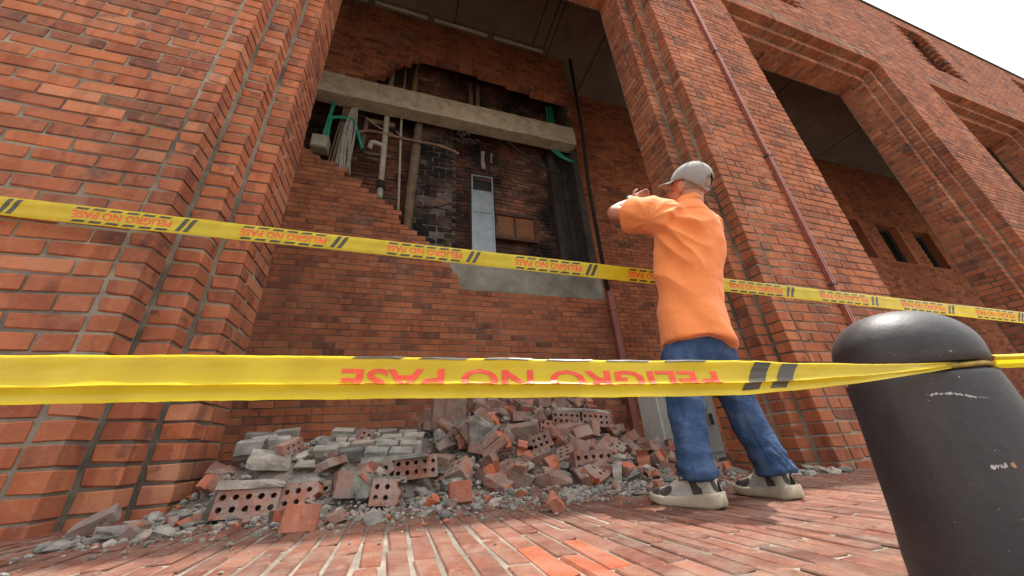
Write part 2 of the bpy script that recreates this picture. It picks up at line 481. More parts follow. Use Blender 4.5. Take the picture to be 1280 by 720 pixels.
# wall above the openings, with its upper windows
up = empty('upper_wall', (8, Y0, LINT), bld)
X0, X1 = -3.4, PX + MOD * 5
WINS = [(PX + 1.656 + MOD * k + 1.995 - .2 - .78, PX + 1.656 + MOD * k + 1.995 - .2 + .78) for k in range(-1, 4)]
WZ0, WZ1 = 7.58, 9.44
OPENS = [(PX + 1.656 + MOD * k, PX + MOD * (k + 1)) for k in range(-1, 4)]
acc = Acc(); e = .006
segs = []
prev = X0
for a, b in WINS:
    segs.append((prev, a)); prev = b
segs.append((prev, X1))
acc.box(X0, X1, Y0 + e, YR, LINT + e, WZ0)
acc.box(X0, X1, Y0 + e, YR, WZ1, TOP)
for a, b in segs: acc.box(a + (e if a > X0 else 0), b - e, Y0 + e, YR, WZ0 - e, WZ1 + e)
acc.obj('mortar_core', M['mortar'], up)
B = []
SOLD = .232
for k, zc in courses(LINT, TOP - .02):
    for s, t in run_x(X0, X1, k):
        c = (s + t) / 2
        if zc < LINT + SOLD + .03 and any(a - .02 < c < b + .02 for a, b in OPENS): continue
        if WZ0 < zc < WZ1:
            cut = False
            for a, b in WINS:
                if s < a < t: t = a if c < a else t
                if s < b < t: s = b if c > b else s
                if s >= a - .001 and t <= b + .001: cut = True
            if cut or t - s < .04: continue
            c = (s + t) / 2
        B.append(((c, Y0 + .06, zc), (t - s - MJ, .12, BH)))
for a, b in OPENS:
    n = int((b - a) / .0835)
    w = (b - a) / n
    for i in range(n):
        x = a + (i + .5) * w
        B.append(((x, Y0 + .0625, LINT + (SOLD - MJ) / 2), (w - MJ, .125, SOLD - MJ)))
for a, b in WINS:                                      # jambs and heads of the upper windows
    for k, zc in courses(WZ0, WZ1):
        for xe, sg in ((a, -1), (b, 1)):
            for q in range(3): B.append(((xe + sg * -.06 * 0 + sg * .06, Y0 + .19 + q * .125, zc), (.125, .115, BH)))
emit_bricks(B, up, M['brick'], 60, 'brickwork', fine_rest=False)
accg = Acc()
for i, (a, b) in enumerate(WINS):
    w = empty('window', ((a + b) / 2, YR - .1, WZ0), up)
    mesh_obj('frame', boxv(a - .02, b + .02, YR - .14, YR - .1, WZ0 - .02, WZ0 + .06) + boxv(a - .02, b + .02, YR - .14, YR - .1, WZ1 - .06, WZ1 + .02) +
             boxv((a + b) / 2 - .03, (a + b) / 2 + .03, YR - .14, YR - .1, WZ0, WZ1), [tuple(j + 8 * q for j in f) for q in range(3) for f in BOXF], M['coping'], w)
    mesh_obj('pane', boxv(a - .05, b + .05, YR - .1, YR - .08, WZ0 - .05, WZ1 + .05), BOXF, M['dark'], w)
mesh_obj('coping', boxv(X0, X1, Y0 - .03, YR + .1, TOP, TOP + .05), BOXF, M['coping'], bld)

# stepped brick soffits of the openings
for oi, (a, b) in enumerate(OPENS):
    sf = empty('soffit', ((a + b) / 2, Y1, LINT), bld)
    acc = Acc()
    acc.box(a + .01, b - .01, Y1 + e, YR, LINT - DX + e, LINT + .01)
    acc.box(a + DX, b - DX, Y2 + e, YR, LINT - 2 * DX + e, LINT - DX + .01)
    acc.obj('mortar_core', M['mortar'], sf)
    B = []
    n = int((b - a) / .0835); w = (b - a) / n
    for i in range(n):
        x = a + (i + .5) * w
        B.append(((x, (Y1 + Y2 - MJ) / 2, LINT - DX / 2 - MJ / 2), (w - MJ, Y2 - Y1 - MJ, DX - MJ)))
        if a + DX < x < b - DX:
            ys = Y2; first = .125 if i % 2 else .19
            while ys < YR - .02:
                ye = min(ys + first, YR)
                B.append(((x, (ys + ye - MJ) / 2, LINT - 1.5 * DX - MJ / 2), (w - MJ, ye - ys - MJ, DX - MJ)))
                ys = ye; first = .25
    emit_bricks(B, sf, M['brick_depth'], 0, 'brickwork')

# covered gallery behind the piers
CEIL = 8.66
acc = Acc()
acc.box(X0 - 1, X1 + .5, YR + .002, 5.6, CEIL, CEIL + .35)
acc.box(X0 - 1, X1 + .5, YR - .06, 14, TOP - .3, TOP - .02)
acc.obj('ceiling', M['ceiling'], bld)
for x in (.55, 2.35, 2.62, 2.75, 3.9, 9.4, 13.2): mesh_obj('ceiling_joint', boxv(x, x + .018, YR + .05, 5.15, CEIL - .012, CEIL + .002), BOXF, M['soot'], bld)
mesh_obj('end_wall', boxv(X0 - 1, X0 - .8, YR, 5.6, -.5, TOP - .1), BOXF, M['brick_wall'], bld)
mesh_obj('end_wall', boxv(X1 + .3, X1 + .5, YR, 5.6, -1, TOP - .1), BOXF, M['brick_wall'], bld)

# back wall of the gallery beyond the damaged bay
YW = 5.2
gw = empty('gallery_wall', (9, YW, 0), bld)
GW = [(11.9, 13.45), (14.28, 15.42), (16.2, 17.25)]
GZ0, GZ1 = 4.68, 6.1
acc = Acc(); B = []
acc.box(3.23, X1 + .3, YW + .0085, YW + .3, -.8, GZ0)
acc.box(3.23, X1 + .3, YW + .0085, YW + .3, GZ1, CEIL)
pv = 3.23
for a, b in GW + [(X1 + .3, 0)]:
    acc.box(pv, a, YW + .0085, YW + .3, GZ0, GZ1); pv = b
acc.obj('mortar_core', M['brick_wall'], gw)
for k, zc in courses(-.4, CEIL):
    for s, t in run_x(3.235, 21, k):
        c = (s + t) / 2
        if GZ0 < zc < GZ1 and any(a - .08 < c < b + .08 for a, b in GW): continue
        B.append(((c, YW + .05, zc), (t - s - MJ, .1, BH)))
emit_bricks(B, gw, M['brick_wall'], 120, 'brickwork', fine_rest=False)
for a, b in GW:
    w = empty('window', ((a + b) / 2, YW + .2, GZ0), gw)
    acc = Acc()
    acc.box(a, a + .07, YW + .2, YW + .27, GZ0, GZ1); acc.box(b - .07, b, YW + .2, YW + .27, GZ0, GZ1)
    acc.box(a + .07, b - .07, YW + .2, YW + .27, GZ1 - .07, GZ1); acc.box(a + .07, b - .07, YW + .2, YW + .27, GZ0, GZ0 + .07)
    acc.obj('frame', M['coping'], w)
    mesh_obj('pane', boxv(a, b, YW + .275, YW + .29, GZ0, GZ1), BOXF, M['dark'], w)

# ------------------------------------------------------------------ the damaged wall
YB, TB = 4.5, .12
HOLE = [(-1.75, 4.6), (-1.58, 4.52), (-1.5, 4.46), (-1.33, 4.34), (-1.13, 4.25), (-.95, 4.14), (-.81, 4.10), (-.77, 3.9), (-.63, 3.85), (-.475, 3.76), (-.41, 3.67),
        (-.24, 3.59), (-.16, 3.51), (-.11, 3.42), (.08, 3.23), (.17, 3.14), (.31, 3.04), (.36, 2.87), (.52, 2.79), (.72, 2.54), (.76, 2.33), (3.3, 2.33),
        (3.3, 6.0), (3.08, 7.2), (2.55, 7.17), (1.82, 7.25), (.78, 7.42), (.285, 7.45), (-.03, 7.42), (-.18, 7.25), (-.4, 7.18), (-.465, 7.03), (-.63, 6.79),
        (-.71, 6.57), (-1.03, 6.4), (-1.17, 6.4), (-1.75, 6.24)]
def inside(x, z, poly):
    c = False; n = len(poly)
    for i in range(n):
        x1, y1 = poly[i]; x2, y2 = poly[(i + 1) % n]
        if (y1 > z) != (y2 > z) and x < (x2 - x1) * (z - y1) / (y2 - y1) + x1: c = not c
    return c
dw = empty('damaged_wall', (0, YB, 0))
tag(dw, 'torn open brick wall with a ragged hole baring pipes and charred masonry', 'wall')
WX0, WX1 = -3.3, 3.2
B = []; acc = Acc(); r = random.Random(11)
for k, zc in courses(-.2, CEIL - .01):
    run0 = None
    for s, t in run_x(WX0, WX1, k):
        pts = [inside(s + (t - s) * q, zc, HOLE) for q in (.05, .35, .65, .95)]
        n_in = sum(pts)
        if n_in >= 3: s2 = None
        elif n_in == 0: s2 = (s, t)
        else:
            if r.random() < .14: continue
            f = (.62 + r.uniform(-.3, .25)) if n_in == 1 else (.42 + r.uniform(-.2, .25))
            s2 = (s, s + (t - s) * f) if pts[-1] else (t - (t - s) * f, t)
        if s2:
            B.append((((s2[0] + s2[1]) / 2, YB + TB / 2, zc), (s2[1] - s2[0] - MJ, TB, BH)))
            if run0 is None: run0 = [s2[0], s2[1]]
            elif abs(s2[0] - run0[1]) < .002: run0[1] = s2[1]
            else:
                acc.box(run0[0], run0[1] - .012, YB + .0085, YB + TB - .01, zc - BH / 2 + .002, zc + PITCH_Z / 2 + MJ / 2 + .001); run0 = [s2[0], s2[1]]
    if run0: acc.box(run0[0], run0[1] - .012, YB + .0085, YB + TB - .01, zc - BH / 2 + .002, zc + PITCH_Z / 2 + MJ / 2 + .001)
acc.obj('mortar_core', M['mortar'], dw)
emit_bricks(B, dw, M['brick_wall'], 300, 'brickwork', fine_rest=False)

# the shaft behind: blackened inner walls
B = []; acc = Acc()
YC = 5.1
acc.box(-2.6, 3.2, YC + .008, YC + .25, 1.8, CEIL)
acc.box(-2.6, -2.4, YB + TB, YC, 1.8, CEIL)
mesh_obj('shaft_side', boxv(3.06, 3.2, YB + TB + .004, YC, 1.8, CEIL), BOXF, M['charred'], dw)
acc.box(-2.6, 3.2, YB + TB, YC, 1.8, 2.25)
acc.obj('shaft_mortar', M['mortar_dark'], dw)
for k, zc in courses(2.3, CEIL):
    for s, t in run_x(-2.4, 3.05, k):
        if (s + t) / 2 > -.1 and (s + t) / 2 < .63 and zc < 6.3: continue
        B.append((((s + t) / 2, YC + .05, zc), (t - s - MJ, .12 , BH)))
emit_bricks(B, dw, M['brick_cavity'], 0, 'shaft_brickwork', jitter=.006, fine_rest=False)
B = []
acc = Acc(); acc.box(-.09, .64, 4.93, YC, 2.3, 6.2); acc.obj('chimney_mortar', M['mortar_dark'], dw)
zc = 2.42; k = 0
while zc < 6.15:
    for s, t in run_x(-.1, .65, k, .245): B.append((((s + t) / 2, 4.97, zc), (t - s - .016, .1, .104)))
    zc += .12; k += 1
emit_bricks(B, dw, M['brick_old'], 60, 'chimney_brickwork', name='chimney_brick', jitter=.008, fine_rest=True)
for x0, x1, y0, z1 in ((2.66, 2.80, 4.90, 6.0), (2.82, 2.93, 4.95, 6.2), (2.945, 3.05, 4.93, 6.1)): mesh_obj('charred_board', boxv(x0, x1, y0, 5.04, 2.6, z1), BOXF, M['charred'], dw)
def rough_box(name, x0, x1, y0, y1, z0, z1, mat, parent, n=40, amp=.012, seed=0):
    bm = bmesh.new()
    bmesh.ops.create_cube(bm, size=1)
    bmesh.ops.scale(bm, vec=(x1 - x0, y1 - y0, z1 - z0), verts=bm.verts)
    for ax, ln in ((0, x1 - x0), (2, z1 - z0)):
        for i in range(1, int(ln / .12)):
            p = [0, 0, 0]; p[ax] = -ln / 2 + i * .12; no = [0, 0, 0]; no[ax] = 1
            bmesh.ops.bisect_plane(bm, geom=bm.verts[:] + bm.edges[:] + bm.faces[:], plane_co=p, plane_no=no)
    V = []
    for v in bm.verts:
        p = v.co + Vector(((x0 + x1) / 2, (y0 + y1) / 2, (z0 + z1) / 2))
        V.append(p + noise.noise_vector(p * 6 + Vector((seed, 0, 0))) * amp)
    F = [tuple(v.index for v in f.verts) for f in bm.faces]
    bm.verts.index_update()
    F = [tuple(v.index for v in f.verts) for f in bm.faces]
    bm.free()
    return mesh_obj(name, [tuple(v) for v in V], F, mat, parent)
rough_box('concrete_beam', -2.3, 3.12, 4.46, 4.70, 5.80, 6.29, M['concrete'], dw)['label'] = 'pale concrete beam crossing the hole'
rough_box('plaster_panel', .2, 3.19, 4.585, 4.68, 2.26, 2.96, M['plaster'], dw, seed=4)

def tube(acc, pts, rad, n=8, closed=False):
    pts = [Vector(p) for p in pts]
    base = acc.n; rings = []
    prev = None
    for i, p in enumerate(pts):
        d = (pts[min(i + 1, len(pts) - 1)] - pts[max(i - 1, 0)]).normalized()
        a = d.orthogonal().normalized() if prev is None else (prev - d * prev.dot(d)).normalized()
        prev = a; b = d.cross(a)
        rr = rad[i] if isinstance(rad, (list, tuple)) else rad
        rings.append([tuple(p + (a * math.cos(2 * math.pi * j / n) + b * math.sin(2 * math.pi * j / n)) * rr) for j in range(n)])
    V = [q for rg in rings for q in rg]; F = []
    for i in range(len(pts) - 1):
        for j in range(n): F.append((i * n + j, i * n + (j + 1) % n, (i + 1) * n + (j + 1) % n, (i + 1) * n + j))
    F.append(tuple(range(n))[::-1]); F.append(tuple(range((len(pts) - 1) * n, len(pts) * n)))
    acc.add(V, F)
def smooth_path(pts, n=8):
    P = [Vector(p) for p in pts]; out = []
    for i in range(len(P) - 1):
        p0, p1, p2, p3 = P[max(i - 1, 0)], P[i], P[i + 1], P[min(i + 2, len(P) - 1)]
        for j in range(n):
            t = j / n
            out.append(.5 * ((2 * p1) + (p2 - p0) * t + (2 * p0 - 5 * p1 + 4 * p2 - p3) * t * t + (-p0 + 3 * p1 - 3 * p2 + p3) * t ** 3))
    out.append(P[-1]); return out
def tube_obj(name, pts, rad, mat, parent=None, n=8, smooth=True):
    a = Acc(); tube(a, pts, rad, n); return a.obj(name, mat, parent, smooth)

# things inside the hole
pv = empty('waste_pipe', (-.56, 4.74, 4.0))
tag(pv, 'pale plastic waste pipe with a side branch hanging in the broken wall', 'pipe')
tube_obj('pipe', [(-.615, 4.76, 7.6), (-.60, 4.76, 5.9), (-.575, 4.75, 5.0), (-.55, 4.74, 4.16)], .05, M['pvc'], pv, 12)
tube_obj('collar', [(-.552, 4.74, 4.28), (-.55, 4.74, 4.13)], .066, M['soot'], pv, 12)
tube_obj('pipe_end', [(-.55, 4.74, 4.13), (-.549, 4.74, 3.94)], .05, M['pvc'], pv, 12)
tube_obj('branch', smooth_path([(-.578, 4.75, 5.08), (-.70, 4.73, 5.11), (-.78, 4.72, 5.09), (-.80, 4.72, 4.95)], 4), .042, M['pvc'], pv, 10)
tag(tube_obj('supply_pipe', [(-.37, 4.75, 7.6), (-.35, 4.75, 5.9), (-.24, 4.74, 3.70)], .021, M['pvc']), 'thin pale pipe running down behind the concrete beam', 'pipe')
tag(tube_obj('timber_post', [(-.02, 4.8, 6.0), (-.05, 4.8, 5.0), (-.075, 4.79, 4.2), (-.085, 4.78, 3.3)], [.075, .085, .08, .08], M['wood_post'], n=9), 'weathered round timber post beside the sooty chimney bricks', 'post')
tag(tube_obj('wooden_strut', [(-.16, 4.8, 6.2), (-.165, 4.8, 7.7)], .055, simple_mat('ochre_wood', (.22, .15, .05), .8, var=.4), n=8), 'ochre wooden strut standing above the concrete beam', 'post')
a = Acc(); tube(a, [(1.0, 4.86, 6.2), (.98, 4.86, 7.5)], .05, 7); tube(a, [(1.13, 4.86, 6.2), (1.14, 4.86, 7.5)], .05, 7)
tag(a.obj('twin_pipe', M['rust'], smooth=True), 'pair of brown pipes in the dark gap above the beam', 'pipe')
tag(tube_obj('branch_pipe', smooth_path([(-1.05, 4.76, 5.30), (-.8, 4.74, 5.38), (-.2, 4.70, 5.30), (.4, 4.69, 5.28), (.72, 4.70, 5.18)], 6), .026, M['rust']), 'long horizontal rusty pipe under the concrete beam', 'pipe')
gc = empty('green_conduit', (-1.48, 4.63, 4.8))
tag(gc, 'green plastic conduits rising from a grey box in the wall', 'conduit')
tube_obj('conduit', [(-1.45, 4.66, 5.95), (-1.49, 4.62, 4.78)], .030, M['green'], gc, 8)
tube_obj('conduit', smooth_path([(-1.42, 4.62, 4.78), (-1.44, 4.62, 5.25), (-1.40, 4.62, 5.40), (-1.12, 4.62, 5.42), (-1.02, 4.63, 5.22), (-.9, 4.66, 4.86)], 6), .028, M['green'], gc, 8)
bx = empty('junction_box', (-1.47, 4.56, 4.58))
tag(bx, 'small grey junction box at the edge of the hole', 'box')
mesh_obj('case', boxv(-1.60, -1.37, 4.49, 4.66, 4.58, 4.83), BOXF, M['box'], bx)
mesh_obj('lid', boxv(-1.585, -1.385, 4.478, 4.49, 4.595, 4.815), BOXF, M['box'], bx)
r = random.Random(5)
cb = empty('cable_bundle', (-1.1, 4.66, 4.3)); tag(cb, 'bundle of pale hanging cables beside the green conduits', 'cables')
for i in range(16):
    x0 = -1.12 + r.uniform(-.07, .05); x1 = -1.16 + r.uniform(-.10, .17)
    tube_obj('cable', smooth_path([(x0, 4.67 + r.uniform(-.03, .04), 5.8), ((x0 + x1) / 2 + r.uniform(-.05, .05), 4.63 + r.uniform(-.04, .04), 5.1), (x1, 4.66 + r.uniform(-.03, .03), 4.25)], 4), r.choice((.011, .014, .018)), M['cable'], cb, 6)
cb2 = empty('cable_bundle', (-1.28, 4.68, 4.3)); tag(cb2, 'bundle of dark dusty cables hanging behind the grey box', 'cables')
for i in range(9):
    x0 = -1.28 + r.uniform(-.05, .08); x1 = -1.32 + r.uniform(-.06, .10)
    tube_obj('cable', smooth_path([(x0, 4.70, 5.8), ((x0 + x1) / 2, 4.68 + r.uniform(-.03, .03), 5.1), (x1, 4.69, 4.2)], 3), .012, M['wood_post'], cb2, 6)
g2 = empty('green_conduit', (2.9, 4.68, 5.5)); tag(g2, 'green conduits curving out below the beam beside the charred boards', 'conduit')
for q, dx in enumerate((0, .07, .13)):
    tube_obj('conduit', smooth_path([(2.74 + dx, 4.80, 7.3), (2.72 + dx, 4.77, 6.6), (2.66 + dx, 4.74, 5.95), (2.78 + dx, 4.66, 5.62), (3.02 + dx * .5, 4.62, 5.47)], 6), .02, M['green'], g2, 7)
tag(tube_obj('black_cable', smooth_path([(1.6, 4.72, 5.9), (1.75, 4.7, 5.72), (2.02, 4.66, 5.45), (2.5, 4.64, 5.14), (2.87, 4.64, 5.17), (3.14, 4.64, 5.33)], 6), .022, M['black_cable'], n=7), 'black cable looping in front of the bared brickwork', 'cable')
a = Acc(); r = random.Random(9)
for i in range(26):
    c = Vector((.82 + r.gauss(0, .09), 4.70 + r.uniform(-.04, .06), 5.62 + r.gauss(0, .12)))
    p1 = c + Vector((r.uniform(-.12, .12), r.uniform(-.05, .05), r.uniform(-.14, .12)))
    tube(a, [c, c.lerp(p1, .5) + Vector((r.uniform(-.03, .03), 0, r.uniform(-.03, .03))), p1], [r.uniform(.012, .04), r.uniform(.012, .04), .008], 6)
o_ = a.obj('charred_tangle', M['charred']); tag(o_, 'burnt tangle of wires hanging under the beam by the chimney', 'wires', kind='stuff')
for q, (x0, z0, x1, z1) in enumerate(((-.95, 5.7, -.45, 5.45), (-.42, 5.5, -.1, 5.38), (2.3, 5.75, 2.62, 5.2), (1.35, 5.3, 1.45, 3.9), (.05, 4.0, .63, 4.2))):
    tag(tube_obj('wire', smooth_path([(x0, 4.74 if q < 3 else 4.9, z0), ((x0 + x1) / 2, 4.76 if q < 3 else 4.9, (z0 + z1) / 2 - .05), (x1, 4.78 if q < 3 else 4.91, z1)], 5), .009, M['cable'] if q < 2 else M['black_cable'], n=5),
        ('pale wire slung behind the waste pipe', 'pale wire between the thin pipe and the timber post', 'thin black wire beside the charred boards', 'thin wire hanging down beside the metal duct', 'thin wire lying across the chimney bricks')[q], 'wire')
acc = Acc(); acc.box(-.96, -.90, 4.80, 4.86, 4.95, 5.76); acc.box(-.90, -.45, 4.80, 4.86, 5.66, 5.76); acc.box(-.90, -.45, 4.80, 4.86, 4.9, 4.96)
tag(acc.obj('timber_frame', M['wood_post']), 'grey timber frame in the dark corner under the beam', 'frame')  # open timber frame: an upright with top and bottom rails
rough_box('pale_streak', 1.22, 1.29, 5.02, 5.035, 5.25, 5.7, M['mortar_pale'], dw, amp=.03, seed=8)
rough_box('pale_streak', 1.42, 1.46, 5.02, 5.035, 5.45, 5.72, M['mortar_pale'], dw, amp=.03, seed=9)
# galvanised duct
du = empty('metal_duct', (1.15, 4.9, 2.97)); tag(du, 'galvanised metal duct standing open topped in the hole', 'duct')
dx0, dx1, dy0, dy1 = .955, 1.345, 4.72, 5.0
a = Acc()
a.box(dx0, dx1, dy0, dy0 + .012, 2.97, 4.42); a.box(dx0, dx0 + .012, dy0 + .012, dy1, 2.97, 4.74); a.box(dx1 - .012, dx1, dy0 + .012, dy1, 2.97, 4.74); a.box(dx0 + .012, dx1 - .012, dy1 - .012, dy1, 2.97, 4.74)
a.obj('sheet', M['duct'], du)
mesh_obj('shade_fill', boxv(dx0 + .013, dx1 - .013, dy0 + .02, dy1 - .013, 2.98, 4.40), BOXF, M['soot'], du)  # dark box added in place of the shade inside the duct
mesh_obj('shade_back_fill', boxv(dx0 + .013, dx1 - .013, dy0 + .10, dy1 - .013, 4.40, 4.73), BOXF, M['soot'], du)  # dark filler standing in for shade behind the open top
mesh_obj('seam', boxv(dx0 - .008, dx1 + .008, dy0 - .01, dy0 - .001, 3.93, 3.96), BOXF, M['duct'], du)
a = Acc()
for q in (dx0 - .004, dx1 - .022): a.box(q, q + .026, dy0 - .014, dy0 - .002, 2.97, 4.76)
a.box(dx0 + .022, dx1 - .022, dy0 - .012, dy0 + .02, 4.73, 4.76)
a.obj('edge_flange', M['duct'], du)
# wooden hatch
ha = empty('wooden_hatch', (1.83, 5.0, 3.64)); tag(ha, 'brown wooden double hatch set in the inner brick wall', 'hatch')
for x0, x1 in ((1.44, 1.80), (1.84, 2.20)):
    d = mesh_obj('door_leaf', boxv(x0, x1, 4.985, 5.01, 3.66, 4.13), BOXF, M['hatch'], ha)
    mesh_obj('door_panel', boxv(x0 + .05, x1 - .05, 4.975, 4.984, 3.71, 4.08), BOXF, M['hatch'], d)
a = Acc(); a.box(1.38, 1.44, 4.95, 5.02, 3.6, 4.19); a.box(2.20, 2.26, 4.95, 5.02, 3.6, 4.19); a.box(1.44, 2.20, 4.95, 5.02, 4.13, 4.19); a.box(1.44, 2.20, 4.95, 5.02, 3.6, 3.66); a.box(1.80, 1.84, 4.96, 5.02, 3.66, 4.13)
a.obj('frame', M['hatch_frame'], ha)
# ceiling lamps
for i, (x0, x1) in enumerate(((-2.3, -1.2), (-1.06, -.03), (.12, 1.28), (1.44, 2.62))):
    lp = empty('strip_lamp', ((x0 + x1) / 2, 4.38, 8.52))
    tag(lp, ('unlit strip lamp on the ceiling half hidden by the near pier', 'unlit strip lamp on the ceiling, next to the one half hidden by the near pier', 'unlit strip lamp in the middle above the torn wall', 'unlit strip lamp above the torn wall, nearest the black drain pipe')[i], 'lamp', 'strip lamps in a row')
    mesh_obj('housing', boxv(x0 - .05, x1 + .05, 4.33, 4.45, 8.585, CEIL + .001), BOXF, M['ceiling'], lp)
    tube_obj('tube', [(x0, 4.36, 8.55), (x1, 4.36, 8.55)], .032, M['tube'], lp, 10)
# drain pipes by the right edge of the torn wall
tag(tube_obj('drain_pipe', [(3.36, 4.42, CEIL), (3.30, 4.43, 6.1), (3.2, 4.43, 4.7), (3.17, 4.43, 2.45)], .036, M['soot'], n=10), 'blackened drain pipe down the right edge of the hole', 'pipe')
a = Acc(); a.box(3.135, 3.225, 4.39, 4.47, -.1, 2.44); a.box(3.12, 3.24, 4.38, 4.48, 2.1, 2.13); a.box(3.12, 3.24, 4.38, 4.48, 1.0, 1.03)
tag(a.obj('downpipe', M['conduit']), 'square brown downpipe at the edge of the torn wall', 'pipe')
cbn = empty('utility_cabinet', (3.0, 3.5, gz(3)))
tag(cbn, 'pale grey green cabinet standing behind the man\'s legs', 'cabinet')
acc = Acc(); V, F = chamfer_box(.8, .34, .78, .012, random.Random(1)); acc.add([(x + 3.16, y + 3.52, z + gz(3) + .38) for x, y, z in V], F); acc.obj('case', M['cabinet'], cbn)
mesh_obj('door', boxv(2.81, 3.51, 3.338, 3.349, .02, .62), BOXF, M['cabinet'], cbn)
mesh_obj('handle', boxv(3.42, 3.45, 3.315, 3.338, .3, .42), BOXF, M['coping'], cbn)

# conduit up the pier
cd = empty('wall_conduit', (3.64, 1.78, gz(3.6))); tag(cd, 'red painted conduit running up the brick pier', 'conduit')
a = Acc(); a.box(3.618, 3.634, 1.760, 1.797, -.06, 9.5); a.box(3.646, 3.662, 1.760, 1.797, -.06, 9.5); a.box(3.634, 3.646, 1.776, 1.797, -.06, 9.5)
a.obj('channel', M['conduit'], cd)
for z in (1.35, 2.9, 4.75, 6.9, 8.6): mesh_obj('clamp', boxv(3.602, 3.678, 1.756, 1.799, z, z + .016), BOXF, M['coping'], cd)

# ------------------------------------------------------------------ rubble heap
def sst(a, b, x):
    t = min(max((x - a) / (b - a), 0), 1); return t * t * (3 - 2 * t)
def mound(x, y):
    left = .27 * math.exp(-((x + .33) / .48) ** 4) * sst(1.72, 2.15, y) * (1 - .5 * sst(3.0, 4.2, y))
    main = .60 * math.exp(-((x - .95) / .95) ** 4) * sst(1.75, 3.0, y)
    tail = .20 * math.exp(-((x - 1.8) / .6) ** 4) * sst(1.85, 2.7, y)
    return max(left, main, tail) + .25 * min(left, main)
def hz(x, y): return gz(x) + mound(x, y)
# debris bed
nx, ny = 170, 120
V = []; F = []
for j in range(ny + 1):
    for i in range(nx + 1):
        x = -1.0 + 3.9 * i / nx; y = 1.45 + 3.0 * j / ny
        m = mound(x, y)
        n1 = noise.fractal(Vector((x * 5, y * 5, 0)), 1, 2, 4)
        edge = sst(0, .03, m)
        z = gz(x) + m - .035 + edge * (.05 * n1 + .02 * noise.noise(Vector((x * 34, y * 34, 3)))) + .012 * edge
        V.append((x, y, z))
for j in range(ny):
    for i in range(nx):
        a = j * (nx + 1) + i; F.append((a, a + 1, a + nx + 2, a + nx + 1))
bed = mesh_obj('rubble_bed', V, F, M['debris'])
bed['kind'] = 'stuff'; bed['label'] = 'grey mortar dust and fine debris under the fallen bricks'; bed['category'] = 'rubble'

def perf_mesh(L, W, H, holes=(5, 2), hr=.0125, jag_end=0.0, jag_start=0.0, seed=0, skip_x=None):
    """a perforated brick: bed face in XY, holes along Z; optional broken ends"""
    r = random.Random(seed)
    out = []
    def end(x, sg, jag):
        n = 7 if jag else 1
        pts = []
        for i in range(n + 1):
            y = -W / 2 + W * i / n
            pts.append((x + (sg * r.uniform(-jag, jag * .2) if jag else 0), y))
        return pts
    e1 = end(L / 2, 1, jag_end); e0 = end(-L / 2, -1, jag_start)
    outline = e1 + e0[::-1]
    bm = bmesh.new()
    edges = []
    def loop(pts):
        vs = [bm.verts.new((x, y, -H / 2)) for x, y in pts]
        for i in range(len(vs)): edges.append(bm.edges.new((vs[i], vs[(i + 1) % len(vs)])))
    loop(outline)
    for i in range(holes[0]):
        for j in range(holes[1]):
            cx = -.24 / 2 + .24 * (i + .5) / holes[0] if holes[0] == 5 else -L / 2 + L * (i + .5) / holes[0]
            cy = -W / 2 + W * (j + .5) / holes[1] + (.006 if j == 0 else -.006)
            if cx + hr > L / 2 - jag_end - .004 or cx - hr < -L / 2 + jag_start + .004: continue
            loop([(cx + hr * math.cos(a * math.pi / 4), cy + hr * math.sin(a * math.pi / 4)) for a in range(8)])
    res = bmesh.ops.triangle_fill(bm, use_beauty=True, use_dissolve=False, edges=edges)
    faces = [g for g in res['geom'] if isinstance(g, bmesh.types.BMFace)]
    ex = bmesh.ops.extrude_face_region(bm, geom=faces)
    vs = [g for g in ex['geom'] if isinstance(g, bmesh.types.BMVert)]
    bmesh.ops.translate(bm, verts=vs, vec=(0, 0, H))
    bmesh.ops.recalc_face_normals(bm, faces=bm.faces)
    for v in bm.verts:
        v.co += Vector((r.uniform(-1, 1), r.uniform(-1, 1), r.uniform(-1, 1))) * .0012
    for f in bm.faces:
        c = f.calc_center_median()
        if jag_end and c.x > L / 2 - jag_end * 1.1 and abs(f.normal.z) < .5 and f.normal.x > .3: f.material_index = 1
        if jag_start and c.x < -L / 2 + jag_start * 1.1 and abs(f.normal.z) < .5 and f.normal.x < -.3: f.material_index = 1
    me = bpy.data.meshes.new('perforated_brick'); bm.to_mesh(me); bm.free()
    me.materials.append(M['rubble_brick']); me.materials.append(M['brick_core'])
    return me
